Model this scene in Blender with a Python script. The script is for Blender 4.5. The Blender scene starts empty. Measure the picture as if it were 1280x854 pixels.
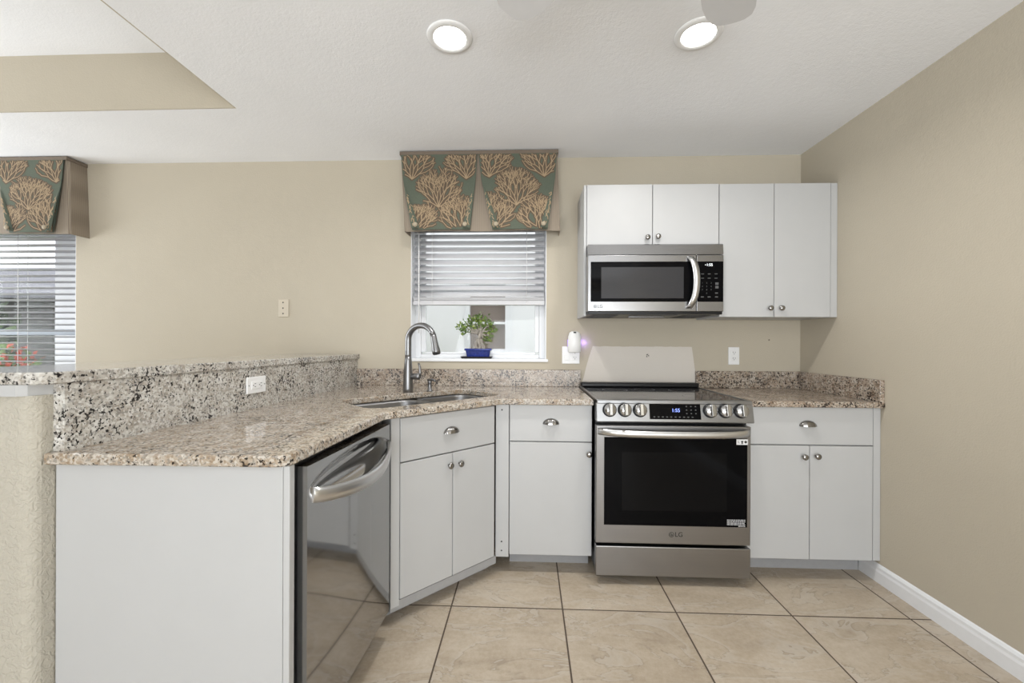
import bpy, bmesh, math, random
from mathutils import Vector, Matrix
PI = math.pi
random.seed(7)
S = bpy.context.scene
COL = S.collection

# ------------------------------------------------------------------ camera, sky, lights, exposure
cam = bpy.data.objects.new('camera', bpy.data.cameras.new('camera'))
COL.objects.link(cam)
cam.data.sensor_fit = 'HORIZONTAL'; cam.data.sensor_width = 36.0
cam.data.lens = 515.0 * 36 / 1280
cam.data.shift_y = 2.07 / 1280
cam.data.clip_start = 0.05
cam.matrix_world = (Matrix.Translation((0, -2.7726, 1.2045)) @ Matrix.Rotation(0.0385, 4, 'Z')
                    @ Matrix.Rotation(PI / 2, 4, 'X') @ Matrix.Rotation(0.0039, 4, 'Z'))
S.camera = cam
S.view_settings.view_transform = 'Standard'
S.view_settings.look = 'None'
S.view_settings.gamma = 1.0
S.view_settings.use_curve_mapping = False
S.view_settings.exposure = 0.41

world = bpy.data.worlds.new('overcast_sky'); S.world = world
world.use_nodes = True
wb = world.node_tree.nodes['Background']
wb.inputs[0].default_value = (0.93, 0.96, 1.0, 1); wb.inputs[1].default_value = 1.55

def area(name, loc, rot, sx, sy, power, color=(1, 1, 1), shape='RECTANGLE', spread=PI):
    l = bpy.data.lights.new(name, 'AREA'); l.shape = shape; l.size = sx
    if shape in ('RECTANGLE', 'ELLIPSE'): l.size_y = sy
    l.energy = power; l.color = color; l.spread = spread
    o = bpy.data.objects.new(name, l); COL.objects.link(o)
    o.location = loc; o.rotation_euler = rot
    return o
# area lamps added as fill at unseen openings, tilted up to brighten the ceiling
area('sliding_door_fill', (0.1, -5.93, 1.15), (PI/2 + 0.95, 0, 0), 3.3, 2.1, 146, (0.94, 0.98, 1.0))  # stands in for the unseen rear door, angled up as fill
area('added_side_fill', (-5.43, -1.2, 1.35), (PI/2 + 0.85, 0, -PI/2), 2.1, 1.7, 72, (0.93, 0.975, 1.0))  # side window is made up to carry this fill
LAMP_POWER = 7.0

# ------------------------------------------------------------------ node helpers
class NT:
    def __init__(s, name):
        s.m = bpy.data.materials.new(name); s.m.use_nodes = True
        s.t = s.m.node_tree; s.b = s.t.nodes['Principled BSDF']
    def n(s, kind, **kw):
        nd = s.t.nodes.new(kind)
        for k, v in kw.items(): setattr(nd, k, v)
        return nd
    def l(s, a, b): s.t.links.new(a, b)
    def pos(s): return s.n('ShaderNodeNewGeometry').outputs['Position']
    def math(s, op, a, b=None, clamp=False):
        nd = s.n('ShaderNodeMath', operation=op); nd.use_clamp = clamp
        for i, v in enumerate((a, b)):
            if v is None: continue
            if isinstance(v, (int, float)): nd.inputs[i].default_value = v
            else: s.l(v, nd.inputs[i])
        return nd.outputs[0]
    def noise(s, vec, scale, detail=2, rough=0.5, dist=0.0):
        nd = s.n('ShaderNodeTexNoise'); s.l(vec, nd.inputs['Vector'])
        nd.inputs['Scale'].default_value = scale; nd.inputs['Detail'].default_value = detail
        nd.inputs['Roughness'].default_value = rough; nd.inputs['Distortion'].default_value = dist
        return nd.outputs['Fac']
    def ramp(s, fac, stops, mode='LINEAR'):
        nd = s.n('ShaderNodeValToRGB'); nd.color_ramp.interpolation = mode
        cr = nd.color_ramp
        while len(cr.elements) < len(stops): cr.elements.new(0.5)
        for e, (p, c) in zip(cr.elements, stops):
            e.position = p; e.color = c if len(c) == 4 else (*c, 1)
        s.l(fac, nd.inputs[0]); return nd.outputs[0]
    def mix(s, fac, a, b, mode='MIX'):
        nd = s.n('ShaderNodeMix', data_type='RGBA', blend_type=mode)
        for i, v in ((0, fac), (6, a), (7, b)):
            if isinstance(v, (int, float)): nd.inputs[i].default_value = v
            elif isinstance(v, tuple): nd.inputs[i].default_value = v if len(v) == 4 else (*v, 1)
            else: s.l(v, nd.inputs[i])
        return nd.outputs[2]
    def bump(s, h, strength=0.2, dist=0.002):
        nd = s.n('ShaderNodeBump'); nd.inputs['Strength'].default_value = strength
        nd.inputs['Distance'].default_value = dist
        s.l(h, nd.inputs['Height']); s.l(nd.outputs[0], s.b.inputs['Normal'])
    def set(s, **kw):
        for k, v in kw.items():
            i = s.b.inputs[k.replace('_', ' ')]
            if isinstance(v, (int, float)): i.default_value = v
            elif isinstance(v, tuple): i.default_value = v if len(v) == 4 else (*v, 1)
            else: s.l(v, i)
        return s

def simple(name, col, rough=0.5, metal=0.0, nscale=40, var=0.03, bump=0.0, spec=None, emit=None, estr=0):
    t = NT(name); p = t.pos()
    f = t.noise(p, nscale, 3)
    lo = tuple(max(0, c * (1 - var)) for c in col); hi = tuple(min(1, c * (1 + var)) for c in col)
    t.set(Base_Color=t.ramp(f, [(0.3, lo), (0.7, hi)]), Roughness=rough, Metallic=metal)
    if spec is not None: t.b.inputs['Specular IOR Level'].default_value = spec
    if bump: t.bump(f, bump)
    if emit: t.set(Emission_Color=emit, Emission_Strength=estr)
    return t.m

def paint(name, col, patch=False, coarse=False):
    t = NT(name); p = t.pos()
    h = t.math('ADD', t.noise(p, 130, 2, 0.55), t.math('MULTIPLY', t.noise(p, 38, 2), 0.7))
    c = t.ramp(t.noise(p, 3, 3), [(0.3, tuple(x * 0.985 for x in col)), (0.7, tuple(min(1, x * 1.015) for x in col))])
    if patch:      # the unpainted field left behind the range
        sx = t.n('ShaderNodeSeparateXYZ'); t.l(p, sx.inputs[0])
        x, y, z = sx.outputs
        wob = t.math('MULTIPLY', t.math('SUBTRACT', t.noise(p, 14, 2), 0.5), 0.012)
        xe = t.math('ADD', x, wob); ze = t.math('ADD', z, wob)
        slope = t.math('MULTIPLY', t.math('SUBTRACT', 1.185, z), 0.14)
        m = t.math('MULTIPLY', t.math('GREATER_THAN', xe, t.math('SUBTRACT', 0.43, t.math('MULTIPLY', slope, 2.0))),
                   t.math('LESS_THAN', x, t.math('ADD', 1.085, slope)))
        m = t.math('MULTIPLY', m, t.math('MULTIPLY', t.math('LESS_THAN', ze, 1.185), t.math('GREATER_THAN', z, 0.85)))
        c = t.mix(m, c, (0.66, 0.615, 0.56))
        d = t.n('ShaderNodeVectorMath', operation='DISTANCE'); t.l(p, d.inputs[0]); d.inputs[1].default_value = (0.795, 0, 1.125)
        e = t.math('MULTIPLY', t.math('LESS_THAN', d.outputs['Value'], 0.011), t.math('GREATER_THAN', t.noise(p, 90, 1), 0.5))
        c = t.mix(e, c, (0.10, 0.09, 0.08))
        d2 = t.n('ShaderNodeVectorMath', operation='DISTANCE'); t.l(p, d2.inputs[0]); d2.inputs[1].default_value = (1.585, 0, 1.232)
        c = t.mix(t.math('LESS_THAN', d2.outputs['Value'], 0.005), c, (0.12, 0.10, 0.08))
    t.set(Base_Color=c, Roughness=0.75); t.b.inputs['Specular IOR Level'].default_value = 0.25
    if coarse: t.bump(t.ramp(t.noise(p, 62, 3, 0.6, 1.0), [(0.42, (0, 0, 0)), (0.58, (1, 1, 1))]), 0.55, 0.003)
    else: t.bump(h, 0.5, 0.002)
    return t.m

def granite(name, base, mid, white, tan, dark, dk=0.60, rough=0.045):
    t = NT(name); p = t.pos()
    big = t.noise(p, 7.5, 3, 0.6, 0.8)
    c = t.ramp(t.noise(p, 26, 4, 0.62), [(0.30, tan), (0.45, base), (0.58, mid), (0.72, white)])
    v = t.n('ShaderNodeTexVoronoi'); t.l(p, v.inputs['Vector']); v.inputs['Scale'].default_value = 165
    sp = t.n('ShaderNodeSeparateColor'); t.l(v.outputs['Color'], sp.inputs[0])
    c = t.mix(t.math('MULTIPLY', t.math('GREATER_THAN', sp.outputs[0], 0.74), 0.55), c, white)
    c = t.mix(t.math('MULTIPLY', t.math('GREATER_THAN', sp.outputs[1], 0.80), 0.6), c, tan)
    grey = t.math('MULTIPLY', t.math('GREATER_THAN', sp.outputs[2], 0.80), 0.6)
    c = t.mix(grey, c, tuple(x * 0.42 for x in mid))
    # clustered dark flecks
    fl = t.noise(p, 112, 3, 0.55)
    th = t.math('SUBTRACT', dk + 0.205, t.math('MULTIPLY', big, 0.40))
    c = t.mix(t.ramp(t.math('SUBTRACT', fl, th), [(0.0, (0, 0, 0)), (0.03, (1, 1, 1))]), c, dark)
    fl2 = t.noise(p, 55, 3, 0.6)
    c = t.mix(t.ramp(t.math('SUBTRACT', fl2, t.math('ADD', th, 0.05)), [(0.0, (0, 0, 0)), (0.05, (0.85, 0.85, 0.85))]), c, tuple(x * 1.6 for x in dark))
    t.set(Base_Color=c, Roughness=rough); t.b.inputs['Specular IOR Level'].default_value = 0.5
    return t.m

def steel(name, col=(0.55, 0.54, 0.53), rough=0.26, axis='X', streak=0.012):
    t = NT(name); p = t.pos()
    mp = t.n('ShaderNodeMapping'); t.l(p, mp.inputs[0])
    sc = {'X': (1.5, 260, 260), 'Y': (260, 1.5, 260), 'Z': (260, 260, 1.5)}[axis]
    mp.inputs['Scale'].default_value = sc
    f = t.noise(mp.outputs[0], 1.0, 2)
    t.set(Base_Color=t.ramp(f, [(0.3, tuple(c * (1 - streak) for c in col)), (0.7, tuple(c * (1 + streak) for c in col))]),
          Metallic=1.0, Roughness=rough)
    return t.m

def tile_floor(name):
    t = NT(name); p = t.pos(); T = 0.5067
    sx = t.n('ShaderNodeSeparateXYZ'); t.l(p, sx.inputs[0])
    u = t.math('DIVIDE', t.math('ADD', sx.outputs[0], 0.3449), T)
    v = t.math('DIVIDE', t.math('ADD', sx.outputs[1], 0.8989), T)
    iu, iv = t.math('FLOOR', u), t.math('FLOOR', v)
    fu, fv = t.math('SUBTRACT', u, iu), t.math('SUBTRACT', v, iv)
    du = t.math('MINIMUM', fu, t.math('SUBTRACT', 1.0, fu)); dv = t.math('MINIMUM', fv, t.math('SUBTRACT', 1.0, fv))
    d = t.math('MINIMUM', du, dv)
    grout = t.math('LESS_THAN', d, 0.0066)
    cid = t.n('ShaderNodeCombineXYZ'); t.l(iu, cid.inputs[0]); t.l(iv, cid.inputs[1])
    wn = t.n('ShaderNodeTexWhiteNoise', noise_dimensions='3D'); t.l(cid.outputs[0], wn.inputs[0])
    off = t.n('ShaderNodeVectorMath', operation='MULTIPLY_ADD'); t.l(wn.outputs['Color'], off.inputs[0])
    off.inputs[1].default_value = (7, 7, 7); t.l(p, off.inputs[2])
    q = off.outputs[0]
    mp = t.n('ShaderNodeMapping'); t.l(q, mp.inputs[0]); mp.inputs['Rotation'].default_value = (0, 0, -0.55); mp.inputs['Scale'].default_value = (1, 2.1, 1)
    c = t.ramp(t.noise(mp.outputs[0], 3.2, 6, 0.62, 0.5), [(0.28, (0.35, 0.28, 0.203)), (0.48, (0.445, 0.366, 0.273)), (0.68, (0.53, 0.453, 0.356))])
    c = t.mix(0.22, c, t.ramp(t.noise(q, 55, 3, 0.7), [(0.35, (0.31, 0.245, 0.18)), (0.65, (0.55, 0.495, 0.42))]))
    vn = t.noise(mp.outputs[0], 2.1, 5, 0.6, 1.2)
    vein = t.ramp(t.math('ABSOLUTE', t.math('SUBTRACT', vn, 0.5)), [(0.0, (0.55, 0.55, 0.55)), (0.006, (0.2, 0.2, 0.2)), (0.02, (0, 0, 0))])
    c = t.mix(vein, c, (0.24, 0.19, 0.14))
    pale = t.ramp(t.math('SUBTRACT', vn, 0.5), [(0.0, (0, 0, 0)), (0.004, (0.45, 0.45, 0.45)), (0.07, (0, 0, 0))])
    c = t.mix(pale, c, (0.56, 0.515, 0.45))
    tone = t.math('ADD', 0.96, t.math('MULTIPLY', wn.outputs['Value'], 0.08))
    tc = t.n('ShaderNodeCombineColor'); [t.l(tone, tc.inputs[i]) for i in range(3)]
    c = t.mix(1.0, c, tc.outputs[0], 'MULTIPLY')
    c = t.mix(grout, c, (0.085, 0.062, 0.045))
    t.set(Base_Color=c, Roughness=t.math('ADD', 0.34, t.math('MULTIPLY', grout, 0.5)))
    h = t.ramp(d, [(0.0, (0, 0, 0)), (0.005, (0, 0, 0)), (0.011, (1, 1, 1))])
    t.bump(h, 0.35, 0.002)
    return t.m

def striped(name):
    t = NT(name); p = t.pos()
    w = t.n('ShaderNodeTexWave', wave_type='BANDS', bands_direction='X'); t.l(p, w.inputs[0])
    w.inputs['Scale'].default_value = 38; w.inputs['Distortion'].default_value = 0.4
    w2 = t.n('ShaderNodeTexWave', wave_type='BANDS', bands_direction='Y'); t.l(p, w2.inputs[0])
    w2.inputs['Scale'].default_value = 38
    f = t.math('MULTIPLY', t.math('ADD', w.outputs['Fac'], w2.outputs['Fac']), 0.5)
    t.set(Base_Color=t.ramp(f, [(0.2, (0.215, 0.175, 0.135)), (0.8, (0.30, 0.25, 0.195))]), Roughness=0.85)
    t.bump(t.noise(p, 600, 1), 0.2, 0.0005)
    return t.m

def glass(name, col=(1, 1, 1), rough=0.0):
    t = NT(name); t.m.node_tree.nodes.remove(t.b)
    out = t.t.nodes['Material Output']
    tr = t.n('ShaderNodeBsdfTransparent'); tr.inputs[0].default_value = (*col, 1)
    gl = t.n('ShaderNodeBsdfGlossy'); gl.inputs['Roughness'].default_value = 0.02
    mx = t.n('ShaderNodeMixShader'); mx.inputs[0].default_value = 0.010; t.l(tr.outputs[0], mx.inputs[1]); t.l(gl.outputs[0], mx.inputs[2])
    t.l(mx.outputs[0], out.inputs[0])
    return t.m

def emissive(name, col, strength):
    t = NT(name); t.set(Base_Color=col, Emission_Color=col, Emission_Strength=strength)
    return t.m

def slat_white():
    t = NT('blind_white'); p = t.pos()
    t.set(Base_Color=t.ramp(t.noise(p, 20, 2), [(0.3, (0.63, 0.63, 0.65)), (0.7, (0.66, 0.66, 0.68))]), Roughness=0.45)
    t.b.inputs['Subsurface Weight'].default_value = 0.0
    out = t.t.nodes['Material Output']
    tl = t.n('ShaderNodeBsdfTranslucent'); tl.inputs[0].default_value = (0.8, 0.8, 0.84, 1)
    mx = t.n('ShaderNodeMixShader'); mx.inputs[0].default_value = 0.10
    t.l(t.b.outputs[0], mx.inputs[1]); t.l(tl.outputs[0], mx.inputs[2]); t.l(mx.outputs[0], out.inputs[0])
    return t.m

M = {}
M['wall'] = paint('beige_wall_paint', (0.49, 0.441, 0.355))
M['wall_back'] = paint('beige_wall_paint_patched', (0.49, 0.441, 0.355), True)
M['wall_coarse'] = paint('knockdown_wall_paint', (0.47, 0.44, 0.375), coarse=True)
M['ceil'] = paint('white_ceiling_paint', (0.88, 0.89, 0.915))
M['floor'] = tile_floor('beige_stone_tile')
M['white'] = simple('white_laminate', (0.475, 0.478, 0.48), 0.42, var=0.01, nscale=9)
M['carcass'] = simple('cabinet_edge_grey', (0.42, 0.42, 0.42), 0.6, var=0.02)
M['kick'] = simple('grey_toe_kick', (0.33, 0.33, 0.335), 0.5)
M['trim'] = simple('white_trim_paint', (0.80, 0.81, 0.83), 0.4, var=0.01)
M['granite'] = granite('cream_granite', (0.40, 0.33, 0.255), (0.46, 0.415, 0.36), (0.60, 0.56, 0.50), (0.25, 0.175, 0.11), (0.030, 0.024, 0.02), 0.60)
M['granite_pale'] = granite('pale_grey_granite', (0.47, 0.44, 0.395), (0.53, 0.51, 0.475), (0.68, 0.67, 0.64), (0.28, 0.245, 0.205), (0.022, 0.02, 0.02), 0.585, 0.10)
M['granite_brown'] = granite('brown_flecked_granite', (0.33, 0.26, 0.20), (0.40, 0.345, 0.285), (0.54, 0.485, 0.42), (0.185, 0.125, 0.085), (0.028, 0.021, 0.018), 0.565, 0.25)
M['steel'] = steel('brushed_steel', (0.30, 0.30, 0.305), 0.24)
M['steel_v'] = steel('dishwasher_steel', (0.40, 0.40, 0.40), 0.07, 'Y')
M['steel_panel'] = steel('range_panel_steel', (0.275, 0.275, 0.278), 0.30)
M['steel_light'] = steel('handle_steel', (0.66, 0.66, 0.66), 0.30)
M['steel_dark'] = steel('range_steel', (0.30, 0.295, 0.295), 0.28)
M['nickel'] = steel('brushed_nickel', (0.25, 0.25, 0.255), 0.36, 'Z')
M['pewter'] = simple('pewter', (0.30, 0.29, 0.28), 0.22, 1.0, 300, 0.15)
M['chrome'] = simple('chrome', (0.46, 0.46, 0.46), 0.14, 1.0)
M['black'] = simple('black_enamel', (0.008, 0.008, 0.009), 0.3, spec=0.3)
M['blackglass'] = simple('black_glass', (0.003, 0.003, 0.0035), 0.04, var=0.0, spec=0.06)
M['windowglass'] = simple('smoked_oven_glass', (0.004, 0.004, 0.0045), 0.05, var=0.05, spec=0.10)
M['mwglass'] = simple('microwave_screen', (0.035, 0.035, 0.038), 0.12, var=0.08, nscale=400, spec=0.25)
M['cooktop'] = simple('ceramic_cooktop', (0.022, 0.022, 0.024), 0.08, var=0.1, spec=0.3)
M['burner'] = simple('burner_ring', (0.12, 0.12, 0.125), 0.3)
M['rubber'] = simple('dark_rubber', (0.03, 0.03, 0.03), 0.7)
M['plastic'] = simple('white_plastic', (0.82, 0.82, 0.82), 0.35, var=0.005)
M['beige_plastic'] = simple('painted_plate', (0.56, 0.50, 0.405), 0.6, var=0.01)
M['slot'] = simple('dark_slot', (0.03, 0.03, 0.03), 0.6)
M['stripe'] = striped('taupe_striped_fabric')
M['green_fab'] = simple('sage_green_fabric', (0.100, 0.118, 0.088), 0.9, nscale=500, var=0.18, bump=0.15)
M['taupe_fab'] = simple('coral_fill_thread', (0.118, 0.085, 0.058), 0.9, nscale=400, var=0.2)
M['tan_fab'] = simple('coral_branch_thread', (0.36, 0.265, 0.165), 0.85, nscale=400, var=0.15)
M['welt'] = simple('brown_welt_fabric', (0.17, 0.135, 0.105), 0.9)
M['button'] = simple('covered_button_fabric', (0.40, 0.34, 0.25), 0.8, nscale=300, var=0.25)
M['blind'] = slat_white()
M['vinyl'] = simple('white_vinyl', (0.72, 0.73, 0.75), 0.35, var=0.005)
M['rail_grey'] = simple('grey_window_rail', (0.40, 0.44, 0.49), 0.5)
M['glass'] = glass('clear_glass')
M['cord'] = simple('white_cord', (0.8, 0.8, 0.8), 0.7)
M['pot'] = simple('cobalt_glazed_pot', (0.022, 0.040, 0.23), 0.14, var=0.25, nscale=60)
M['soil'] = simple('potting_soil', (0.05, 0.035, 0.025), 0.95, nscale=200, var=0.5, bump=0.5)
M['tray'] = simple('black_tray', (0.010, 0.009, 0.012), 0.35)
M['trunk'] = simple('pale_bark', (0.36, 0.33, 0.29), 0.8, nscale=150, var=0.35, bump=0.4)
M['leaf'] = simple('bonsai_leaf', (0.11, 0.185, 0.04), 0.35, nscale=45, var=0.6)
M['leaf_light'] = simple('young_leaf', (0.25, 0.33, 0.07), 0.35, nscale=45, var=0.4)
M['stucco'] = paint('grey_white_stucco', (0.80, 0.805, 0.82))
M['brownpane'] = simple('brown_curtained_pane', (0.17, 0.135, 0.11), 0.6, nscale=2, var=0.12)
M['grass'] = simple('lawn_green', (0.10, 0.17, 0.04), 0.9, nscale=30, var=0.5)
M['hedge'] = simple('dark_hedge_leaf', (0.035, 0.055, 0.022), 0.6, nscale=20, var=0.6)
M['redflower'] = simple('red_blossom', (0.55, 0.10, 0.055), 0.6, nscale=40, var=0.5)
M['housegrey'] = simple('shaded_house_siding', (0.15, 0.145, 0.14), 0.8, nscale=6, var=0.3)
M['roofgrey'] = simple('grey_shingles', (0.22, 0.22, 0.24), 0.9, nscale=40, var=0.3)
M['fan'] = simple('white_fan_blade', (0.66, 0.66, 0.67), 0.4, var=0.01)
M['lens'] = emissive('lamp_lens', (1, 0.98, 0.95), 5.0)
M['lcd_blue'] = emissive('blue_led_digits', (0.25, 0.35, 1.0), 0.9)
M['lcd_white'] = emissive('white_led_digits', (0.9, 0.95, 1.0), 0.7)
M['print'] = simple('grey_panel_print', (0.075, 0.075, 0.078), 0.5)
M['filter'] = simple('dark_grease_mesh', (0.05, 0.05, 0.05), 0.5, 0.3)
M['logo'] = simple('dark_logo_print', (0.025, 0.025, 0.025), 0.5)
M['label'] = simple('white_label_paper', (0.78, 0.78, 0.78), 0.6)
M['label_text'] = simple('black_label_print', (0.03, 0.03, 0.03), 0.6)
M['label_grey'] = simple('grey_label_print', (0.45, 0.45, 0.46), 0.6)
M['violet'] = emissive('violet_night_light', (0.42, 0.25, 1.0), 1.2)

# ------------------------------------------------------------------ mesh helpers
class MB:
    def __init__(s): s.bm = bmesh.new(); s.mi = 0
    def _tag(s, before):
        for f in s.bm.faces:
            if f.index == -1 or f not in before: f.material_index = s.mi
    def faces(s, vs, fs, smooth=False):
        V = [s.bm.verts.new(v) for v in vs]
        for f in fs:
            try:
                F = s.bm.faces.new([V[i] for i in f]); F.material_index = s.mi; F.smooth = smooth
            except ValueError: pass
        return V
    def box(s, x0, x1, y0, y1, z0, z1, bev=0.0, seg=2):
        b = bmesh.new()
        bmesh.ops.create_cube(b, size=1)
        for v in b.verts:
            v.co = Vector(((x0 + x1) / 2 + v.co.x * (x1 - x0), (y0 + y1) / 2 + v.co.y * (y1 - y0), (z0 + z1) / 2 + v.co.z * (z1 - z0)))
        if bev: bmesh.ops.bevel(b, geom=list(b.edges), offset=bev, segments=seg, affect='EDGES', profile=0.5)
        return s.merge(b)
    def merge(s, b, mat=None):
        vm = {}
        for v in b.verts: vm[v] = s.bm.verts.new((mat @ v.co) if mat else v.co)
        for f in b.faces:
            try:
                F = s.bm.faces.new([vm[v] for v in f.verts]); F.material_index = s.mi; F.smooth = f.smooth
            except ValueError: pass
        b.free(); return s
    def prism(s, poly, z0, z1, hole=None, bev=0.0):
        def inset(P, d):
            n = len(P); out = []
            for i in range(n):
                a, b, c = Vector(P[i - 1]), Vector(P[i]), Vector(P[(i + 1) % n])
                e1 = (b - a).normalized(); e2 = (c - b).normalized()
                n1 = Vector((-e1.y, e1.x)); n2 = Vector((-e2.y, e2.x))
                k = 1 + n1.dot(n2)
                out.append(b + (n1 + n2) * (d / max(k, 0.3)))
            return out
        area_ = sum(poly[i - 1][0] * poly[i][1] - poly[i][0] * poly[i - 1][1] for i in range(len(poly)))
        if area_ < 0: poly = poly[::-1]
        if hole:
            ah = sum(hole[i - 1][0] * hole[i][1] - hole[i][0] * hole[i - 1][1] for i in range(len(hole)))
            if ah > 0: hole = hole[::-1]
        bm = s.bm
        loops_t, loops_b = [], []
        for P in [poly] + ([hole] if hole else []):
            rows = [(P, z0)]
            if bev: rows = [(inset(P, bev * 0.7), z0), (P, z0 + bev * 0.7), (P, z1 - bev), (inset(P, bev * 0.3), z1 - bev * 0.3), (inset(P, bev), z1)]
            else: rows = [(P, z0), (P, z1)]
            R = [[bm.verts.new((p[0], p[1], z)) for p in r] for r, z in rows]
            n = len(P)
            for a, b in zip(R[:-1], R[1:]):
                for i in range(n):
                    F = bm.faces.new((a[i], a[(i + 1) % n], b[(i + 1) % n], b[i])); F.material_index = s.mi
            loops_b.append(R[0]); loops_t.append(R[-1])
        for L in (loops_t, loops_b):
            if len(L) == 1:
                F = bm.faces.new(L[0]); F.material_index = s.mi
            else:
                ed = []
                for l in L:
                    for i in range(len(l)):
                        e = bm.edges.get((l[i], l[(i + 1) % len(l)])) or bm.edges.new((l[i], l[(i + 1) % len(l)]))
                        ed.append(e)
                r = bmesh.ops.triangle_fill(bm, use_beauty=True, edges=ed)
                for g in r['geom']:
                    if isinstance(g, bmesh.types.BMFace): g.material_index = s.mi
        return s
    def tube(s, pts, r, n=12, cap=True, flat=1.0):
        pts = [Vector(p) for p in pts]; rs = r if isinstance(r, (list, tuple)) else [r] * len(pts)
        up = Vector((0, 0, 1)); rings = []
        prev = None
        for i, p in enumerate(pts):
            t = (pts[min(i + 1, len(pts) - 1)] - pts[max(i - 1, 0)]).normalized()
            if prev is None:
                a = t.orthogonal().normalized() if abs(t.dot(up)) > 0.95 else t.cross(up).normalized()
            else:
                a = (prev - t * prev.dot(t)).normalized()
            prev = a; b = t.cross(a)
            rings.append([s.bm.verts.new(p + (a * math.cos(2 * PI * k / n) + b * math.sin(2 * PI * k / n) * flat) * rs[i]) for k in range(n)])
        for A, B in zip(rings[:-1], rings[1:]):
            for k in range(n):
                F = s.bm.faces.new((A[k], A[(k + 1) % n], B[(k + 1) % n], B[k])); F.smooth = True; F.material_index = s.mi
        if cap:
            for R in (rings[0], rings[-1]):
                F = s.bm.faces.new(R); F.material_index = s.mi
        return s
    def lathe(s, prof, center=(0, 0, 0), n=24, axis='Z', mat=None, cap=True):
        c = Vector(center); rings = []
        rot = {'Z': Matrix(), 'Y': Matrix.Rotation(PI / 2, 4, 'X'), 'X': Matrix.Rotation(PI / 2, 4, 'Y')}[axis]
        for r, z in prof:
            rings.append([s.bm.verts.new(c + (rot @ Vector((r * math.cos(2 * PI * k / n), r * math.sin(2 * PI * k / n), z))))
                          for k in range(n)])
        for A, B in zip(rings[:-1], rings[1:]):
            for k in range(n):
                F = s.bm.faces.new((A[k], A[(k + 1) % n], B[(k + 1) % n], B[k])); F.smooth = True; F.material_index = s.mi
        if cap:
            for R in (rings[0], rings[-1]):
                F = s.bm.faces.new(R); F.material_index = s.mi
        return s
    def strip(s, A, B, smooth=True):
        a = [s.bm.verts.new(p) for p in A]; b = [s.bm.verts.new(p) for p in B]
        for i in range(len(a) - 1):
            F = s.bm.faces.new((a[i], a[i + 1], b[i + 1], b[i])); F.material_index = s.mi; F.smooth = smooth
        return s
    def grid(s, f, nu, nv, thick=None, smooth=True):
        V = [[s.bm.verts.new(f(i / nu, j / nv)) for i in range(nu + 1)] for j in range(nv + 1)]
        for j in range(nv):
            for i in range(nu):
                F = s.bm.faces.new((V[j][i], V[j][i + 1], V[j + 1][i + 1], V[j + 1][i])); F.material_index = s.mi; F.smooth = smooth
        return s
    def loft(s, rings, closed=True, cap=True, smooth=True):
        R = [[s.bm.verts.new(p) for p in r] for r in rings]; n = len(R[0])
        for A, B in zip(R[:-1], R[1:]):
            for k in range(n if closed else n - 1):
                F = s.bm.faces.new((A[k], A[(k + 1) % n], B[(k + 1) % n], B[k])); F.smooth = smooth; F.material_index = s.mi
        if cap:
            for r in (R[0], R[-1]):
                F = s.bm.faces.new(r); F.material_index = s.mi
        return s

INV = {}
def build(name, mb, mats, parent=None, local=False, origin=None, weld=False, recalc=True):
    """link one mesh; coordinates are world unless local=True"""
    me = bpy.data.meshes.new(name); bm = mb.bm
    if recalc: bmesh.ops.recalc_face_normals(bm, faces=list(bm.faces))
    if parent is not None:
        inv = INV[parent]
        if not local: bm.transform(inv)
        INVc = inv
    else:
        if origin is None:
            xs = [v.co for v in bm.verts]
            origin = (sum((min(v[i] for v in xs), max(v[i] for v in xs))) / 2 if i < 2 else min(v[i] for v in xs) for i in range(3))
        origin = Vector(tuple(origin))
        INVc = Matrix.Translation(-origin); bm.transform(INVc)
    bm.to_mesh(me); bm.free()
    for m in (mats if isinstance(mats, (list, tuple)) else [mats]): me.materials.append(M[m])
    o = bpy.data.objects.new(name, me); COL.objects.link(o)
    if parent is not None: o.parent = parent
    else: o.location = origin
    INV[o] = INVc
    return o
def thing(name, label, cat, loc, rz=0.0, group=None):
    o = bpy.data.objects.new(name, None); COL.objects.link(o); o.empty_display_size = 0.05
    o.location = loc; o.rotation_euler = (0, 0, rz)
    INV[o] = (Matrix.Translation(loc) @ Matrix.Rotation(rz, 4, 'Z')).inverted()
    return tag(o, label, cat, group)
def tag(o, label, cat, group=None):
    o['label'] = label; o['category'] = cat
    if group: o['group'] = group
    return o
def struct(name, mb, mats, parent=None, label=None):
    o = build(name, mb, mats, parent)
    if parent is None: o['kind'] = 'structure'
    if label: o['label'] = label
    return o
def box(*a, **k): return MB().box(*a, **k)

def text(mb, s, size, mat, depth=0.0004, align='CENTER', bold=0.0):
    """lettering lying in the XZ plane through mat"""
    cu = bpy.data.curves.new('lettering', 'FONT'); cu.body = s; cu.size = size; cu.align_x = align; cu.align_y = 'CENTER'
    cu.extrude = depth / 2; cu.offset = bold; cu.resolution_u = 3
    o = bpy.data.objects.new('lettering', cu); COL.objects.link(o)
    dg = bpy.context.evaluated_depsgraph_get()
    me = bpy.data.meshes.new_from_object(o.evaluated_get(dg))
    b = bmesh.new(); b.from_mesh(me)
    bpy.data.objects.remove(o); bpy.data.curves.remove(cu); bpy.data.meshes.remove(me)
    mb.merge(b, mat @ Matrix.Rotation(PI / 2, 4, 'X'))
def at(x, y, z): return Matrix.Translation((x, y, z))

# ------------------------------------------------------------------ the room
H = 2.449; XR = 1.785; XL = -5.5; YB = -6.0
W1 = (-0.797, 0.123, 1.095, 2.06)      # window over the sink
W2 = (-4.45, -3.172, 0.62, 2.06)       # window at the left
TR = (-5.2, -1.555, -4.6, -0.635)      # tray opening
HT = 2.752

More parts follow.
